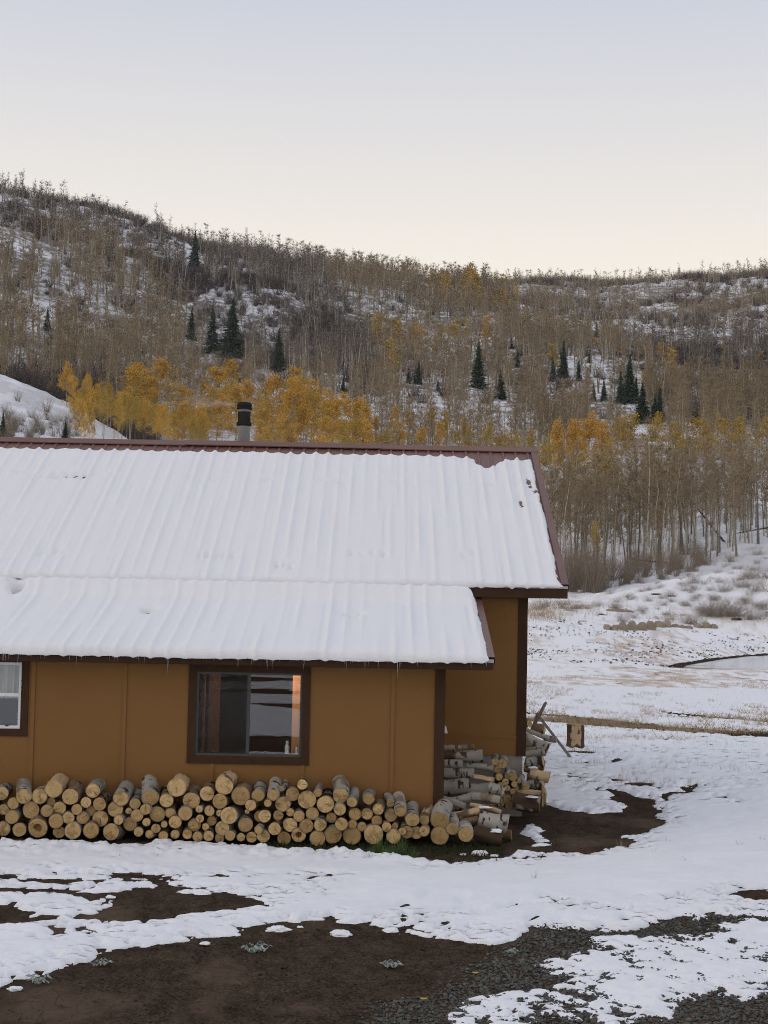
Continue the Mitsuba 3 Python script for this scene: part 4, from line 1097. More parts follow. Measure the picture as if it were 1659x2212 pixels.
def tuft(P, n, h, spread, seed, r=.004):
    rg = np.random.default_rng(seed)
    b = np.asarray(P) + np.c_[rg.normal(0, spread * .35, (n, 2)), np.zeros(n)]
    t = b + np.c_[rg.normal(0, spread, (n, 2)), h * rg.uniform(.4, 1, n)]
    return spikes(b, t, r)


gt = []
for px, py, hh, nn in ((820, 1846, .30, 60), (850, 1850, .22, 60), (868, 1850, .30, 50), (838, 1852, .15, 80), (895, 1853, .14, 40), (800, 1848, .12, 40)):
    gt.append(tuft(flat(px, py), nn, hh, .06, int(px), .006))
tag(add('grass_tuft', join(gt), 'green_mat'), 'green grass tufts at the foot of the front stack', 'grass', kind='stuff')
b = []
for k in range(1500):
    px = rng.uniform(560, 1090)
    P = flat(px, 1822 + (px - 560) * .035 + rng.normal(0, 9))
    b.append(P)
b = np.array(b)
tag(add('dark_grass', spikes(b, b + np.c_[rng.normal(0, .03, (len(b), 2)), rng.uniform(.03, .10, len(b))], .007), 'moss_mat'), 'dark low grass along the foot of the stacks', 'grass', kind='stuff')
for px, py, rr_, nn, lb in ((550, 2057, .15, 46, 'frosted grey-green rosette in the middle of the mud'), (845, 2090, .10, 34, 'frosted grey rosette on the mud, right of the larger one'), (220, 2086, .10, 14, 'pale frosted weed at the left of the mud'), (85, 2125, .16, 16, 'flattened frosted weed near the snow at the left edge'), (1100, 2060, .09, 14, 'small frosted weed beside the gravel')):
    c = flat(px, py)
    a = rng.uniform(0, 6.3, nn)
    q = rng.uniform(.4, 1, nn) * rr_
    bb = np.tile(c + [0, 0, .012], (nn, 1)) + np.c_[rng.normal(0, rr_ * .25, (nn, 2)), np.zeros(nn)]
    mid = bb + np.c_[np.cos(a) * q * .6, np.sin(a) * q * .6, q * .42]
    m1 = spikes(bb, mid, .010)
    m2 = spikes(mid, bb + np.c_[np.cos(a) * q, np.sin(a) * q, q * .28], .009)
    tag(add('frosted_plant', join([m1, m2]), 'frost_mat'), lb, 'plant')
for px, py, lb in ((1027, 2101, 'yellow fallen leaf on the gravel, upper one'), (915, 2157, 'yellow fallen leaf on the gravel, lower left one')):
    c = flat(px, py, .045)
    m = trimesh.creation.icosphere(subdivisions=2, radius=1)
    m.apply_scale((.03, .022, .004))
    m.vertices[:, 2] += 4 * m.vertices[:, 0] ** 2
    tag(add('leaf', (m.vertices + c, m.faces), 'leaf_yellow_mat', smooth=True), lb, 'leaf')
# dry stalks in the yard snow
st = []
for px, py in [(1480, 1870), (1645, 1820), (1340, 1835), (1440, 1825), (1560, 1640), (1470, 1720), (1500, 1800), (1410, 1850), (1335, 1688), (1300, 1655), (1600, 1830), (260, 1862), (60, 1860), (340, 1862), (1155, 1905), (1230, 1640), (1250, 1690)]:
    st.append(tuft(flat(px, py), 7, .16, .05, int(px), .0035))
b = []
for k in range(2600):
    P = flat(rng.uniform(1130, 1700), rng.uniform(1585, 1700))
    if n3(P[None] * [1, 1, 0], .8, 61, 3)[0] > .56 or rng.random() < .05:
        b.append(P)
b = np.array(b)
st.append(spikes(b, b + np.c_[rng.normal(0, .03, (len(b), 2)), .06 + rng.uniform(.02, .10, len(b))], .0045))
tag(add('dry_stalks', join(st), 'straw_mat'), 'dry grass stalks poking out of the yard snow', 'grass', kind='stuff')
# meadow grass
n = 60000
Yg = 40 + 88 * rng.random(n) ** 1.2
Xg = Yg * rng.uniform(.08, .30, n)
g = n3(np.c_[Xg * .22, Yg * .09, Xg * 0], 1, 71, 4) * .6 + n3(np.c_[Xg * 1.2, Yg * .5, Xg * 0], 1, 72, 3) * .4
bowl = shapely.contains_xy(Polygon([(10, 84), (70, 84), (70, 127), (14, 127)]), Xg, Yg)
ok = (g > .585) & ~bowl & (rng.random(n) < .55) | (rng.random(n) < .02) & (~bowl) | bowl & (rng.random(n) < .03) & (Yg < 89)
road = np.array([abs(0)])
Xg, Yg = Xg[ok], Yg[ok]
zg = np.where(Yg < 60, .03, terr(Xg, Yg) + .03)
b = np.c_[Xg, Yg, zg]
hgt = rng.uniform(.03, .13, len(b)) + (Yg > 60) * .03
tag(add('meadow_grass', spikes(b, b + np.c_[rng.normal(0, .05, (len(b), 2)), hgt], .011), 'straw_mat'), 'tan meadow grass poking through snow', 'grass', kind='stuff')
b = []
for px, py, n_, sx, sy in ((1345, 1325, 0, 0, 0), (1180, 1322, 1500, 60, 8), (1165, 1338, 500, 40, 5), (1450, 1339, 160, 8, 7), (1420, 1342, 120, 20, 5), (1480, 1345, 150, 30, 5), (1560, 1335, 200, 40, 8), (1620, 1345, 150, 30, 8), (1400, 1320, 200, 60, 10), (1560, 1554, 260, 60, 1.5), (1650, 1560, 160, 30, 1.5), (1300, 1572, 200, 100, 2), (1210, 1560, 200, 60, 2), (1190, 1556, 500, 45, 2), (1290, 1563, 450, 40, 2.5), (1400, 1573, 450, 60, 2.5), (1540, 1583, 400, 60, 2), (1330, 1597, 250, 90, 3), (1460, 1602, 120, 40, 2)):
    for k in range(n_):
        qx, qy = rng.normal(px, sx), rng.normal(py, sy)
        P = hit(qx, qy) if py < 1500 else flat(qx, qy)
        if P[1] < 170:
            b.append([*P, .5 if py < 1500 else .16])
b = np.array(b)
tag(add('tall_grass', spikes(b[:, :3], b[:, :3] + np.c_[rng.normal(0, .1, (len(b), 2)), b[:, 3] * rng.uniform(.5, 1.2, len(b))], .5 * .011 + .012 * (b[:, 3] > .3)), 'straw_mat'), 'tall tan grass by the track and along the meadow edge', 'grass', kind='stuff')
# stones in the snow of the pond bank
n = 2600
Yg, Xg = rng.uniform(88, 127, n), rng.uniform(9, 40, n)
ok = (n3(np.c_[Xg, Yg, Xg * 0], .22, 81, 3) > .44) & (signed(Xg, Yg, [pg]) > .4) & (Xg < .29 * Yg + 1)
Xg, Yg = Xg[ok], Yg[ok]
Sg = rng.uniform(.035, .10, len(Xg))
m, uv = pebbles(np.c_[Xg, Yg, terr(Xg, Yg) + .06], Sg, 6)
tag(add('bank_stones', m, 'stone_mat', uv=uv), 'dark stones speckling the snowy pond bank', 'stones', kind='stuff')


def boulder(c, sx, sy, sz, seed):
    m = trimesh.creation.icosphere(subdivisions=3)
    v = m.vertices * (1 + .9 * (n3(m.vertices, 1.1, seed, 3) - .5) + .12 * (n3(m.vertices, 4, seed + 1, 2) - .5))[:, None]
    v = np.sign(v) * np.abs(v) ** .85
    return v * [sx, sy, sz] + c, m.faces


ROCKS = [(1312, 1358, 9, 6), (1328, 1360, 9, 7), (1345, 1358, 11, 8), (1366, 1358, 12, 9), (1386, 1357, 11, 9), (1404, 1355, 12, 8), (1424, 1353, 13, 7), (1443, 1353, 9, 6), (1458, 1355, 8, 5), (1472, 1357, 8, 5), (1488, 1358, 8, 4), (1508, 1355, 9, 5), (1525, 1352, 9, 6), (1542, 1355, 8, 4)]
for i, (px, py, rx, rz) in enumerate(ROCKS):
    P = hit(px, py + rz * .6)
    s = P[1] / FL
    tag(add('boulder', boulder(P + [0, 0, rz * s * .6], rx * s * 1.0, rx * s, rz * s * 1.55, i * 5), 'boulder_mat', smooth=50), f'tan boulder in the row of rocks above the pond, {ordinal(i + 1)} from the left', 'boulder', 'row of boulders above the pond')
for i, (px, py, rx, rz, lb) in enumerate([(1340, 1322, 34, 7, 'long bare hump of brown earth and rock on the knoll behind the boulders'), (1300, 1330, 16, 5, 'low brown rock left of the bare hump'), (1420, 1283, 14, 3, 'reddish rock lying in the snow near the forest edge'), (1452, 1288, 9, 3, 'small reddish rock right of the other near the forest edge'), (1590, 1340, 12, 6, 'dark rock under the brown bush by the pond bank')]):
    P = hit(px, py + 2)
    s = P[1] / FL
    tag(add('rock', boulder(P + [0, 0, rz * s * .2], rx * s, rx * s * .7, rz * s, 90 + i * 5), 'boulder_mat' if i < 1 else 'earth_mat', smooth=50), lb, 'rock')

# ------------------------------------------------------------------ trees and brush
GROUPS = {}


def group(name, **parts):
    scene[name] = {'type': 'shapegroup', **{k: mikit.ply(m_, bs) for k, (m_, bs) in parts.items()}}


def tree_skeleton(rg, H, r0, nb, ntw, lo, blen, twl, up_=.9, ns=5, segs=6):
    z = np.linspace(0, 1, segs + 1)
    wob = np.cumsum(rg.normal(0, .012 * H, (segs + 1, 2)), 0) * np.linspace(0, 1, segs + 1)[:, None]
    pts = np.c_[wob, z * H]
    trunk = tube(pts, r0 * (1 - .93 * z) * np.where(z == 0, 1.25, 1), ns)
    t = lo + (1 - lo) * rg.random(nb) ** .85
    b = np.c_[np.interp(t, z, pts[:, 0]), np.interp(t, z, pts[:, 1]), t * H]
    az = rg.uniform(0, 6.283, nb)
    ln = blen * H * (1.08 - t) / (1.08 - lo) * rg.uniform(.5, 1.1, nb)
    el = rg.uniform(.45, 1.1, nb) * up_
    tip = b + np.c_[np.cos(az) * np.cos(el), np.sin(az) * np.cos(el), np.sin(el)] * ln[:, None]
    tip[:, 2] = np.minimum(tip[:, 2], H * 1.04)
    k = rg.integers(0, nb, ntw)
    s = rg.uniform(.25, 1, ntw)[:, None]
    tb = b[k] * (1 - s) + tip[k] * s
    dv = (tip[k] - b[k]) / np.maximum(np.linalg.norm(tip[k] - b[k], axis=1, keepdims=True), .01)
    dv = dv * .8 + rg.normal(0, .5, (ntw, 3)) + [0, 0, .35]
    dv /= np.linalg.norm(dv, axis=1, keepdims=True)
    tt = tb + dv * (twl * H * rg.uniform(.5, 1.2, ntw))[:, None]
    return trunk, (b, tip), (tb, tt)


def leaves(C_, s, rg):
    n = len(C_)
    a = rg.normal(0, 1, (n, 3))
    a /= np.linalg.norm(a, axis=1, keepdims=True)
    b = np.cross(a, rg.normal(0, 1, (n, 3)))
    b /= np.linalg.norm(b, axis=1, keepdims=True)
    s = s * rg.uniform(.6, 1.25, (n, 1))
    V = np.stack([C_ - a * s, C_ + b * s * .8, C_ + a * s, C_ - b * s * .8], 1).reshape(-1, 3)
    o = np.arange(n)[:, None] * 4
    return V, np.vstack([o + [0, 1, 2], o + [0, 2, 3]])


for v in range(5):
    rg = np.random.default_rng(100 + v)
    H = 10.0
    tr, (b, t), (tb, tt) = tree_skeleton(rg, H, .072, 40, 430, .34, .17, .055)
    group(f'aspen_near_{v}', trunk=(tr, 'trunk_mat'), crown=(join([spikes(b, t, .018), spikes(tb, tt, rg.uniform(.009, .017, len(tb)))]), 'twig_mat'))
    tr, (b, t), (tb, tt) = tree_skeleton(rg, H, .115, 18, 74, .25, .20, .10, ns=4, segs=3)
    group(f'aspen_far_{v}', trunk=(tr, 'trunk_mat'), crown=(join([spikes(b, t, .035), spikes(tb, tt, rg.uniform(.03, .06, len(tb)))]), 'twig_mat'))
    group(f'aspen_gray_{v}', trunk=(tr, 'trunk_mat'), crown=(join([spikes(b, t, .035), spikes(tb, tt, rg.uniform(.03, .055, len(tb)))]), 'twig_gray_mat'))
    for nm_, mt in (('gold', 'gold_mat'), ('orange', 'orange_leaf_mat'), ('yellow', 'yellow_mat')):
        rg = np.random.default_rng(200 + v * 3 + len(nm_))
        tr, (b, t), (tb, tt) = tree_skeleton(rg, H, .075, 46, 200, .26, .36, .07, up_=.72)
        k = rg.integers(0, len(tb), 3800 if nm_ != 'yellow' else 1900)
        s = rg.uniform(0, 1.1, len(k))[:, None]
        C_ = tb[k] * (1 - s) + tt[k] * s + rg.normal(0, .2, (len(k), 3))
        group(f'{nm_}_near_{v}', trunk=(tr, 'trunk_mat'), branches=(join([spikes(b, t, .018), spikes(tb, tt, .009)]), 'twig_mat'), crown=(leaves(C_, .088, rg), mt))
    rg = np.random.default_rng(300 + v)
    tr, (b, t), (tb, tt) = tree_skeleton(rg, H, .09, 20, 60, .34, .2, .07, ns=4, segs=3)
    k = rg.integers(0, len(tb), 200)
    group(f'gold_far_{v}', trunk=(tr, 'trunk_mat'), branches=(spikes(tb, tt, .03), 'twig_mat'), crown=(leaves(tb[k] + rg.normal(0, .4, (200, 3)), .25, rg), 'gold_mat' if v % 2 else 'yellow_mat'))
    # spruce
    rg = np.random.default_rng(400 + v)
    nb = 620
    t = rg.random(nb) ** 1.25 * .93 + .05
    az = rg.uniform(0, 6.283, nb)
    R_ = (1 - t) ** .85 * 2.1 * rg.uniform(.55, 1.12, nb) * (1 + .25 * np.sin(az * 3 + v))
    b = np.c_[np.cos(az) * R_ * .12, np.sin(az) * R_ * .12, t * H]
    tip = np.c_[np.cos(az) * R_, np.sin(az) * R_, t * H - R_ * .34 + .05]
    bo = spikes(b, tip, .14 + .16 * (1 - t))
    k = rg.integers(0, nb, 700)
    s = rg.uniform(.35, .95, 700)[:, None]
    q = b[k] * (1 - s) + tip[k] * s
    sp_ = spikes(q, q + np.c_[rg.normal(0, .28, (700, 2)), rg.normal(-.05, .1, 700)] * (1.3 - t[k])[:, None], .085)
    tr = tube(np.array([[0, 0, 0], [0, 0, H * .5], [0, 0, H]]), [.16, .09, .01], 5)
    group(f'spruce_{v}', trunk=(tr, 'bark_brown_mat'), boughs=(join([bo, sp_]), 'spruce_mat'))
    sel = rg.random(nb) < .16
    qq = tip[sel] * .72 + b[sel] * .28 + [0, 0, .09]
    group(f'spruce_snowy_{v}', trunk=(tr, 'bark_brown_mat'), boughs=(join([bo, sp_]), 'spruce_mat'), snow=(spikes(qq, tip[sel] + [0, 0, .05], .09), 'roof_snow_mat'))
    # brush: several stems from one root
    rg = np.random.default_rng(500 + v)
    for nm_, ns_, hh, sd, mt, rr_ in (('brush', 46, 3.2, 1.05, 'brush_mat', .045), ('willow', 48, 3.6, .95, 'willow_mat', .024), ('bush', 90, 1.3, .65, 'willow_mat', .009)):
        b = np.c_[rg.normal(0, .3, (ns_, 2)), np.zeros(ns_)]
        tip = b + np.c_[rg.normal(0, sd, (ns_, 2)), hh * rg.uniform(.55, 1.05, ns_)]
        k = rg.integers(0, ns_, ns_)
        s = rg.uniform(.4, .9, ns_)[:, None]
        q = b[k] * (1 - s) + tip[k] * s
        t2 = q + np.c_[rg.normal(0, sd * .35, (ns_, 2)), rg.uniform(.05, .3, ns_) * hh]
        group(f'{nm_}_{v}', stems=(spikes(b, tip, rr_), mt), twigs=(spikes(q, t2, rr_ * .6), mt))


def inst(name, g, P, s, rot, lean=(0, 0)):
    scene[name] = {'type': 'instance', 'shapegroup': {'type': 'ref', 'id': g},
                   'to_world': T().translate([float(P[0]), float(P[1]), float(P[2])]).rotate([1, 0, 0], float(lean[0])).rotate([0, 1, 0], float(lean[1])).rotate([0, 0, 1], float(rot)).scale([float(s[0]), float(s[0]), float(s[1])])}
    return name


def place(pxs, pys, y0=70.0):
    P = hit(pxs, pys, y0)
    return np.array([P[0], P[1], terr(P[0], P[1])])


# spruces, one by one: x, top, base in the photograph, snowy, label
SPR = [(420, 501, 580, 0, 'lone dark spruce high on the left hillside, just under its crest'), (102, 664, 716, 0, 'small spruce far left among the bare aspens of the left hillside'), (413, 664, 736, 1, 'snow-dusted spruce left of the trio above the golden aspens'), (457, 664, 764, 1, 'middle spruce of the trio above the golden aspens'),
       (500, 652, 774, 0, 'tallest and widest spruce, right one of the trio above the golden aspens'), (207, 836, 892, 0, 'small spruce at the foot of the snowy knoll on the left'), (5, 893, 952, 0, 'spruce at the left edge of the photo, below the snowy knoll'), (141, 905, 955, 0, 'slim spruce on the lower snowy knoll, above the roof ridge'),
       (601, 714, 806, 0, 'dark spruce standing alone just above the golden aspens'), (741, 816, 852, 0, 'thin young spruce among the golden aspens right of the chimney'), (882, 797, 832, 0, 'left of two small spruces in the snowy gully'), (904, 782, 832, 0, 'right of two small spruces in the snowy gully'), (1033, 738, 840, 0, 'tall narrow spruce left of the middle of the valley woods'),
       (1081, 800, 862, 0, 'broad low spruce behind white trunks in the valley'), (946, 819, 847, 0, 'tiny spruce between the gully and the tall narrow spruce'), (1118, 756, 795, 0, 'small spruce in the brown aspens, rightmost of three'), (1105, 732, 758, 0, 'tiny spruce top in the brown aspens, left of the small ones'), (1194, 774, 825, 0, 'small spruce just left of the tall pointed one'),
       (1217, 738, 819, 0, 'tall pointed spruce left of the orange far aspens'), (1250, 780, 825, 0, 'small spruce right of the tall pointed one'), (1282, 827, 868, 1, 'snowy little spruce, leftmost in front of the big cluster'), (1304, 820, 868, 0, 'small dark spruce left of the big cluster'), (1340, 807, 876, 0, 'left spruce of the big cluster on the right'), (1360, 769, 872, 0, 'tallest spruce of the big cluster on the right'),
       (1374, 814, 866, 0, 'slim spruce leaning on the tallest one of the right cluster'), (1387, 832, 918, 0, 'broad spruce low on the right of the cluster'), (1425, 838, 914, 0, 'tall narrow spruce right of the big cluster'), (1415, 853, 910, 0, 'thin spruce left beside the narrow one right of the cluster'), (1506, 872, 920, 0, 'small pointed spruce above the yellow aspens on the right'),
       (1495, 897, 920, 0, 'tiny spruce left of the small pointed one above the yellow aspens'), (1289, 697, 730, 1, 'snowy slim spruce high on the far right slope'), (1273, 756, 784, 1, 'snowy spruce below the slim one on the far right slope')]
SPB = []
for i, (px, yt, yb_, snowy, lb) in enumerate(SPR):
    P = place(px, yb_)
    Hs = (yb_ - yt) * P[1] / FL * 1.03
    wide = 1.35 if px in (500, 1081, 1387) else 1.0
    k = key('spruce')
    inst(k, f'spruce{"_snowy" if snowy else ""}_{i % 5}', P - [0, 0, .2], (Hs / 10 * wide * 1.1, Hs / 10 * 1.05), rng.uniform(0, 360))
    SPB.append((px, yt, yb_, P[1], (yb_ - yt) * .2 + 4))
    tag(k, lb, 'spruce', 'spruces on the hillsides')

# golden aspens, one by one: x, top, distance, crown colour, width
GOLD = [(296, 786, 268, 'gold', 1.25), (358, 778, 276, 'gold', 1.35), (330, 840, 250, 'gold', 1.1), (265, 880, 235, 'gold', 1.1), (190, 905, 215, 'gold', 1.0), (232, 895, 222, 'gold', 1.0), (300, 895, 228, 'yellow', 1.0), (380, 885, 235, 'yellow', 1.1), (440, 815, 270, 'yellow', 1.0), (496, 780, 282, 'gold', 1.4), (470, 850, 250, 'gold', 1.1), (425, 890, 235, 'yellow', 1.0), (540, 825, 262, 'gold', 1.3),
        (570, 870, 240, 'gold', 1.1), (590, 812, 262, 'gold', 1.3), (640, 800, 270, 'gold', 1.4), (680, 822, 262, 'gold', 1.3), (655, 870, 238, 'gold', 1.2), (710, 850, 252, 'gold', 1.2), (615, 900, 226, 'gold', 1.2), (700, 905, 226, 'gold', 1.1), (750, 852, 255, 'gold', 1.1), (785, 880, 245, 'gold', 1.0), (745, 912, 226, 'yellow', 1.1), (848, 880, 262, 'gold', .8), (888, 890, 258, 'gold', .9), (925, 882, 262, 'gold', 1.0),
        (905, 930, 235, 'gold', 1.0), (965, 905, 260, 'yellow', .9), (1020, 920, 250, 'yellow', 1.0), (1075, 935, 240, 'yellow', 1.0), (1205, 915, 258, 'orange', 1.0), (1230, 910, 262, 'orange', 1.2), (1268, 895, 268, 'orange', 1.3), (1295, 915, 262, 'orange', 1.0), (1345, 905, 270, 'yellow', 1.3), (1375, 895, 272, 'yellow', 1.4), (1405, 905, 266, 'yellow', 1.2), (1418, 895, 275, 'yellow', 1.1),
        (1450, 915, 262, 'yellow', 1.2), (1480, 905, 265, 'yellow', 1.2), (1520, 910, 262, 'yellow', 1.2), (1560, 895, 268, 'yellow', 1.2), (1600, 905, 262, 'yellow', 1.2), (1640, 900, 266, 'yellow', 1.2), (1320, 960, 225, 'yellow', 1.0), (1250, 965, 222, 'yellow', 1.0),
        (1285, 770, 480, 'gold', 1.4), (1320, 768, 485, 'gold', 1.5), (1345, 785, 470, 'gold', 1.2), (1395, 800, 455, 'gold', 1.2), (1425, 812, 450, 'gold', 1.1), (1455, 825, 430, 'gold', 1.4), (1480, 838, 420, 'gold', 1.2), (1565, 780, 470, 'yellow', 1.0), (1600, 785, 470, 'yellow', 1.0), (1640, 812, 440, 'yellow', 1.3), (1605, 830, 430, 'yellow', 1.2), (1530, 835, 430, 'yellow', 1.1), (1140, 712, 560, 'gold', 1.1), (1165, 715, 560, 'gold', 1.2), (1195, 712, 565, 'gold', 1.0),
        (1285, 1165, 165, 'yellow', .7), (178, 900, 200, 'gold', .8), (205, 912, 196, 'gold', .8), (240, 905, 205, 'gold', .9), (275, 905, 208, 'yellow', .9), (310, 900, 210, 'gold', .9), (160, 925, 188, 'gold', .7), (222, 930, 190, 'yellow', .7), (350, 905, 215, 'gold', 1.0), (400, 870, 240, 'gold', 1.1), (415, 845, 255, 'gold', 1.0),
        (815, 905, 245, 'gold', .9), (835, 922, 235, 'yellow', .9), (865, 915, 240, 'gold', .9), (945, 915, 240, 'gold', .8), (985, 920, 240, 'yellow', .9), (1005, 905, 255, 'gold', .7), (1045, 925, 240, 'yellow', .9), (1060, 910, 255, 'yellow', .8), (1100, 925, 245, 'yellow', .9), (1125, 935, 235, 'yellow', .9), (1150, 930, 240, 'yellow', .9), (1175, 940, 232, 'yellow', .9), (960, 890, 265, 'yellow', .8)]
g_rng = np.random.default_rng(31)
for (px, yt, Yd, cm, wd) in list(GOLD):
    if px < 800 and Yd < 300:
        for _ in range(2):
            GOLD.append((px + g_rng.normal(0, 22), yt + g_rng.uniform(8, 60), Yd - g_rng.uniform(6, 24), cm if g_rng.random() < .75 else 'yellow', wd * g_rng.uniform(.85, 1.1)))
GOLD = [(px, yt, Yd if px < 1160 or Yd > 300 or Yd < 170 else Yd - 22, cm, wd * (.8 if cm == 'orange' else .9)) for px, yt, Yd, cm, wd in GOLD]
cnt = {}
for i, (px, yt, Yd, cm, wd) in enumerate(sorted(GOLD)):
    p = at(px, yt, Yd)
    g = float(terr(p[0], p[1]))
    Hs = np.clip(p[2] - g, 6, 20)
    zone_ = 'behind the roof' if Yd < 300 and px < 1160 else 'in the stand right of the house' if Yd < 300 else 'far up the valley'
    zc_ = (zone_, cm)
    cnt[zc_] = cnt.get(zc_, 0) + 1
    k = key({'gold': 'golden_aspen', 'orange': 'orange_aspen', 'yellow': 'yellow_aspen'}[cm])
    inst(k, f'{cm}_near_{i % 5}', [p[0], p[1], g - .2], (Hs / 10 * wd * 1.05, Hs / 10 * 1.0), rng.uniform(0, 360), rng.normal(0, 1.5, 2))
    tag(k, f'{ {"gold": "golden", "orange": "orange", "yellow": "dull yellow"}[cm]} aspen {zone_}, {ordinal(cnt[zc_])} such from the left', 'aspen', 'autumn-coloured aspens')
# the leaning bare birch-white tree in front of the golden crowns
for i, (px, yt, Yd, lean, lb) in enumerate([(625, 860, 215, 2, 'bare white-limbed aspen standing out before the golden crowns, right of the chimney'), (1395, 905, 175, 3, 'bare white aspen with a crooked top in front of the yellow crowns on the right'), (1640, 870, 180, 0, 'tall white-trunked bare aspen near the right edge of the photo'), (285, 880, 215, 0, 'bare white trunk before the golden crowns left of the chimney'), (1245, 950, 170, 0, 'white bare aspen trunk just right of the roof')]):
    p = at(px, yt, Yd)
    g = float(terr(p[0], p[1]))
    k = key('white_aspen')
    inst(k, f'aspen_near_{i}', [p[0], p[1], g - .2], ((p[2] - g) / 10 * 1.25, (p[2] - g) / 10), 70 * i, (0, lean))
    tag(k, lb, 'aspen')

RIDGE_Y = lambda px: 956 + .0195 * px
W_ = []
tr_rng = np.random.default_rng(77)


def visible(P, Hs):
    px, py = proj(P)
    _, pt = proj(P + np.array([0, 0, Hs]))
    if px < -380 or px > 2020:
        return None
    if px < 1165 and pt > RIDGE_Y(px) - 4:
        return None
    for a, t_, b_, y_, w_ in SPB:
        if abs(px - a) < w_ and P[1] < y_ and pt < b_ - (b_ - t_) * .1 and py > t_:
            return None
    if P[1] > 300:
        h2 = hit(px, pt + (py - pt) * .25, 150.0)
        if h2[1] < P[1] - 25:
            return None
    return px, py, pt


CAND = []
# bare stand right of the house and behind it
n = 8600
Yc = np.sqrt(tr_rng.uniform(168 ** 2, 345 ** 2, n))
Xc = tr_rng.uniform(-.30, .32, n) * Yc
den = n3(np.c_[Xc, Yc, Xc * 0], 1 / 13., 91, 2)
for x, y, d_ in zip(Xc, Yc, den):
    P = np.array([x, y, float(terr(x, y))])
    px, py = proj(P)
    if px < 215 and y < 228 or px > 1165 and (py > 1262 - (px - 1240) * .16) or px < 1165 and (d_ < .3 or (y < 262 and px < 790) or y < 225) or d_ < .22:
        continue
    if tr_rng.random() < (.35 if px > 1165 else .72):
        continue
    if px > 1640 and y < 190 and tr_rng.random() < .5:
        continue
    Hs = (tr_rng.uniform(9.5, 14) if tr_rng.random() < .7 else tr_rng.uniform(6, 10.5)) * (1.0 if px > 1165 else .85)
    if px > 1150 and y < 262 and proj(P + [0, 0, Hs])[1] < np.interp(px, [1150, 1200, 1320, 1659], [975, 965, 952, 935]) + tr_rng.uniform(-15, 35):
        continue
    v = visible(P, Hs)
    if v:
        CAND.append((Hs / y, P, Hs, v))
CAND.sort(key=lambda c: -c[0] + (0 if -20 < c[3][0] < 1680 else 1))
for i, (_, P, Hs, v) in enumerate(CAND):
    w = tr_rng.uniform(1.1, 1.6)
    near = P[1] < 260
    if i < 290:
        k = key('bare_aspen')
        right = v[0] > 1165
        tag(k, 'tall bare aspen with a pale slender trunk in the dense stand right of the house' if right else 'bare aspen in the grey-brown woods behind the house roof, left of the roof end', 'aspen', 'bare aspens right of the house' if right else 'bare aspens behind the roof')
    else:
        k = f'aspen_wood__{i:04d}'
    inst(k, f'aspen_near_{i % 5}', P - [0, 0, .2], (Hs / 10 * w, Hs / 10), tr_rng.uniform(0, 360), tr_rng.normal(0, 1.6, 2))
labels['aspen_wood'] = {'label': 'bare aspen wood on the lower slope', 'category': 'wood', 'kind': 'stuff'}
# far hillsides
n = 49000
Yc = np.sqrt(tr_rng.uniform(330 ** 2, 980 ** 2, n))
Xc = tr_rng.uniform(-.36, .36, n) * Yc
P_ = np.c_[Xc, Yc, Xc * 0]
d1, d2, d3 = n3(P_, 1 / 60., 93, 3), n3(P_, 1 / 22., 94, 3), n3(P_, 1 / 45., 95, 3)
clearing = Polygon([(-40, 468), (20, 480), (75, 515), (135, 565), (110, 590), (40, 550), (-40, 535)])
low_left = Polygon([(-40, 520), (120, 520), (300, 560), (400, 690), (470, 790), (430, 880), (180, 880), (-40, 800)])
valley = Polygon([(700, 600), (1000, 610), (1080, 680), (1400, 790), (1500, 880), (1400, 950), (850, 950), (800, 760)])
nb_, nt_ = 0, 0
counts = [0, 0, 0]
for i in range(n):
    x, y = Xc[i], Yc[i]
    z = float(terr(x, y))
    P = np.array([x, y, z])
    px, py = proj(P)
    pt_ = shapely.Point(px, py)
    r_ = tr_rng.random()
    is_low, is_val = low_left.contains(pt_), valley.contains(pt_)
    far_r = px > 1050 and y > 520
    if is_low:
        tree, brush = .35 + .6 * (d2[i] > .45), .15
    elif is_val:
        tree, brush = .3 + .65 * (d2[i] > .46), .10
    elif far_r:
        tree, brush = (.16 + .36 * (d2[i] > .50), .06 + .2 * (d1[i] > .52)) if py < 745 else (.3 + .4 * (d2[i] > .48), .1)
    else:
        tree, brush = .14 + .42 * (d2[i] > .52), .35 + 1.1 * (d1[i] > .46) * (d3[i] > .40)
    if clearing.contains(pt_) and tr_rng.random() < .9:
        continue
    crest = py < 650 and y > 560 and (float(terr(x * 1.03, y * 1.03)) - EYE[2]) / (y * 1.03) < (z - EYE[2]) / y
    if r_ < tree * .62 + (.5 if crest else 0):
        Hs = tr_rng.uniform(3, 5.5) if crest else tr_rng.uniform(6, 10.5) if far_r else tr_rng.uniform(8, 13)
        v = visible(P, Hs)
        if not v:
            continue
        golden = (is_val and d3[i] > .62 and tr_rng.random() < .25) or (950 < px < 1130 and 620 < py < 690 and tr_rng.random() < .04)
        g = f'gold_far_{i % 5}' if golden else f'aspen_near_{i % 5}' if crest and tr_rng.random() < .8 else f'aspen_far_{i % 5}' if is_low or is_val or far_r else f'aspen_gray_{i % 5}'
        inst(f'hill_forest__{counts[0]:05d}', g, P - [0, 0, .2], (Hs / 10 * tr_rng.uniform(1.1, 1.8), Hs / 10), tr_rng.uniform(0, 360), tr_rng.normal(0, 2, 2))
        counts[0] += 1
    elif r_ > 1 - brush * .55 - (.2 if crest else 0):
        v = visible(P, 3)
        if not v:
            continue
        s = tr_rng.uniform(.7, 1.6)
        inst(f'hill_brush__{counts[1]:05d}', f'brush_{i % 5}', P - [0, 0, .1], (s * 1.25, s), tr_rng.uniform(0, 360))
        counts[1] += 1
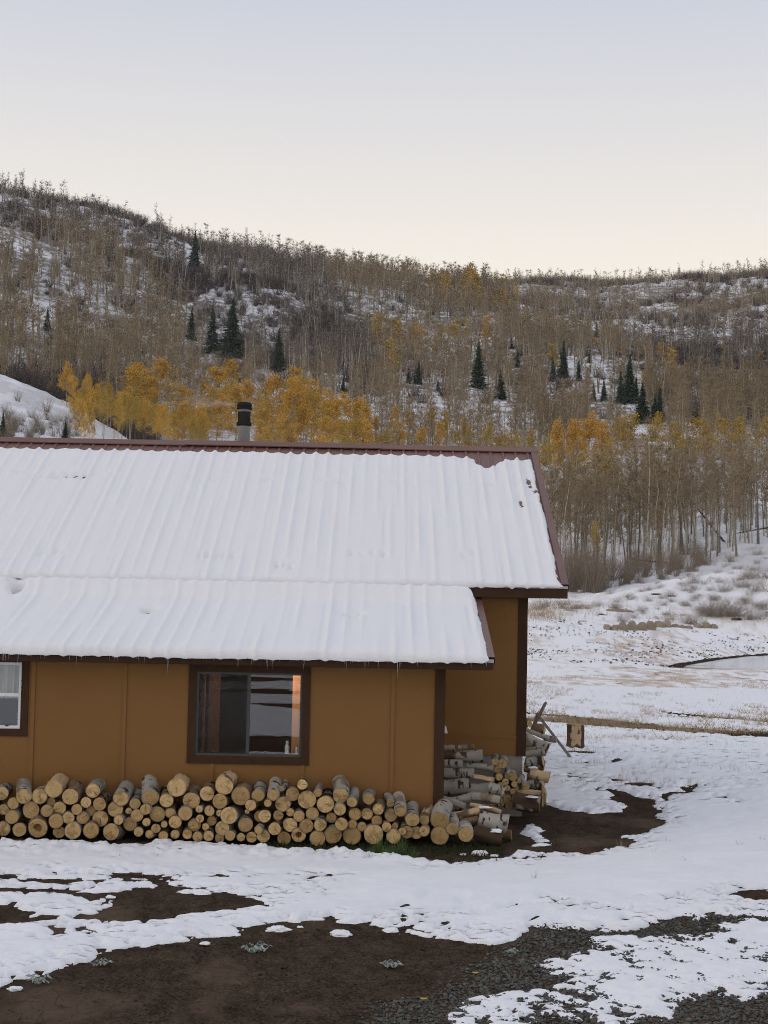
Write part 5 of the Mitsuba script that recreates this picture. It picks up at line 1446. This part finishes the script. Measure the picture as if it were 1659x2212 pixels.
# brush in the hollow behind the left knoll and on the knoll
for i in range(900):
    px, py = tr_rng.uniform(-20, 330), tr_rng.uniform(730, 900)
    y = tr_rng.uniform(212, 330)
    x = at(px, py, y)[0]
    P = np.array([x, y, float(terr(x, y))])
    if visible(P, 3):
        s = tr_rng.uniform(.8, 1.5)
        inst(f'hill_brush__{counts[1]:05d}', f'brush_{i % 5}', P - [0, 0, .1], (s * 1.1, s), tr_rng.uniform(0, 360))
        counts[1] += 1
for i in range(150):
    px, py = tr_rng.uniform(0, 180), tr_rng.uniform(830, 960)
    P = place(px, py)
    if P[1] < 215 and tr_rng.random() < .25 + .6 * (py > 905):
        s = tr_rng.uniform(.25, .7)
        inst(f'hill_brush__{counts[1]:05d}', f'willow_{i % 5}', P - [0, 0, .05], (s, s), tr_rng.uniform(0, 360))
        counts[1] += 1
labels['hill_forest'] = {'label': 'far bare aspens covering the hillsides', 'category': 'forest', 'kind': 'stuff'}
labels['hill_brush'] = {'label': 'dark leafless scrub on the snowy hillsides', 'category': 'brush', 'kind': 'stuff'}
# willow thicket at the forest edge, bushes in the meadow
ws = []
for i in range(84):
    px = tr_rng.uniform(1175, 1530)
    py = np.interp(px, [1175, 1285, 1400, 1530], [1285, 1292, 1258, 1232]) - tr_rng.uniform(0, 42)
    ws.append((px, place(px, py)))
for i, (px, P) in enumerate(ws):
    k = key('willow')
    big = px < 1310
    s = tr_rng.uniform(.7, 1.15) * (1.35 if big else .8)
    inst(k, f'willow_{i % 5}', P - [0, 0, .05], (s * .8, s), tr_rng.uniform(0, 360), (0, 6))
    tag(k, 'tall grey willow clump at the forest edge just right of the roof' if big else 'low leaning willow shoots along the snowy forest edge', 'willow', 'tall willows at the forest edge' if big else 'low willows at the forest edge')
BUSH = [(1350, 1330, 0), (1545, 1338, 2.3), (1570, 1335, 2.2), (1525, 1335, 1.6), (1590, 1338, 1.8), (1500, 1352, 1.2), (1485, 1350, 1.0), (1640, 1345, 1.3), (1620, 1340, 1.0), (1345, 1345, 1.2), (1370, 1342, .8), (1440, 1350, .8), (1600, 1275, 1.6), (1640, 1280, 1.8), (1560, 1280, 1.5), (1500, 1262, 1.5), (1620, 1255, 1.7), (1655, 1250, 1.6), (1450, 1290, .9), (1540, 1300, .9), (1480, 1310, .8), (1400, 1300, .8), (1610, 1310, 1.1), (1650, 1320, 1.2),
        (1180, 1312, 1.2), (1215, 1316, 1.0), (1250, 1318, .8), (1160, 1318, 1.0), (1290, 1312, .8), (1385, 1262, 1.2), (1430, 1250, 1.2), (1475, 1240, 1.3), (1530, 1225, 1.4), (1580, 1215, 1.5), (1635, 1205, 1.5)]
for i, (px, py, s) in enumerate(BUSH):
    if s:
        k = key('bush')
        P = place(px, py)
        s_ = s * .72
        inst(k, f'bush_{i % 5}', P - [0, 0, .03], (s_ * 1.15, s_), tr_rng.uniform(0, 360))
        tag(k, 'large brown leafless bush at the end of the boulder row by the pond' if s >= 1.6 and py > 1330 else 'leafless brown bush in the snow beyond the pond', 'bush', 'large bushes by the boulders' if s >= 1.6 and py > 1330 else 'bushes beyond the pond')
nn_ = 0
for i in range(170):
    px = tr_rng.uniform(1160, 1659)
    py = tr_rng.uniform(1200, 1335)
    if py < np.interp(px, [1160, 1290, 1659], [1300, 1290, 1205]):
        continue
    P = place(px, py)
    s = tr_rng.uniform(.2, .6)
    inst(f'meadow_scrub__{nn_:04d}', f'bush_{i % 5}', P - [0, 0, .03], (s * 1.3, s), tr_rng.uniform(0, 360))
    nn_ += 1
labels['meadow_scrub'] = {'label': 'low brown scrub between meadow and forest', 'category': 'scrub', 'kind': 'stuff'}
# fallen trunks among the aspens
for (a, b, ya, yb_, r_), lb in ((((1480, 1065), (1580, 1190), 205, 190, .14), 'dark dead trunk leaning steeply in the stand on the right'), (((1360, 1208), (1440, 1216), 172, 170, .12), 'fallen trunk lying in the snow at the edge of the stand'), (((1590, 1152), (1659, 1140), 186, 188, .1), 'fallen trunk near the right edge of the stand')):
    P0, P1 = at(*a, ya), at(*b, yb_)
    tag(add('fallen_trunk', tube(np.linspace(P0, P1, 5), [r_ * .5, r_ * .7, r_ * .8, r_ * .9, r_], 6), 'bark_brown_mat', smooth=True, uv=np.zeros((30, 2)) + np.linspace(0, 3, 30)[:, None]), lb, 'trunk')
print('trees', counts, len(CAND))

# thin wood smoke drifting from the chimney
c0 = cc + np.array([-.62, 0, kz(872) + .02])
nx, ny, nz = 56, 24, 24
zi, yi, xi = np.meshgrid(np.linspace(-1, 1, nz), np.linspace(-1, 1, ny), np.linspace(0, 1, nx), indexing='ij')
rad = .16 + .75 * (1 - xi)
rr_ = np.sqrt(yi ** 2 + (zi + .25 - .35 * (1 - xi)) ** 2)
den_ = np.clip(1 - rr_ / rad, 0, 1) * np.clip((1 - xi) * 8, 0, 1) * np.clip(xi * 2.2, 0, 1) * (.25 + 1.5 * np.clip(n3(np.stack([xi * 2.2, yi * .8, zi * .8], -1), 2.3, 5, 4) - .36, 0, 1) * 2)
hx, hy, hz = .62, .2, .2
scene['smoke_medium'] = {'type': 'heterogeneous', 'albedo': {'type': 'rgb', 'value': [.93, .93, .95]}, 'scale': 3.0,
                         'sigma_t': {'type': 'gridvolume', 'grid': mi.VolumeGrid(den_.astype(np.float32)[..., None]), 'to_world': T().translate([c0[0] - hx, c0[1] - hy, c0[2] - hz]).scale([2 * hx, 2 * hy, 2 * hz])}}
k = key('smoke')
scene[k] = {'type': 'cube', 'to_world': T().translate(c0.tolist()).scale([hx, hy, hz]), 'bsdf': {'type': 'null'}, 'interior': {'type': 'ref', 'id': 'smoke_medium'}}
tag(k, 'faint wisp of grey smoke drifting left from the chimney', 'smoke', kind='stuff')
# a little evening haze in the valley
if HAZE:
    scene['haze_medium'] = {'type': 'homogeneous', 'albedo': {'type': 'rgb', 'value': [.95, .95, .95]}, 'sigma_t': {'type': 'rgb', 'value': [HAZE] * 3}}
    scene['haze'] = {'type': 'cube', 'to_world': T().translate([0, 590, 150]).scale([1900, 1000, 200]), 'bsdf': {'type': 'null'}, 'interior': {'type': 'ref', 'id': 'haze_medium'}}
    labels['haze'] = {'label': 'thin evening haze', 'category': 'haze', 'kind': 'stuff'}
    scene[k]['exterior'] = {'type': 'ref', 'id': 'haze_medium'}
    scene['camera']['medium'] = {'type': 'ref', 'id': 'haze_medium'}
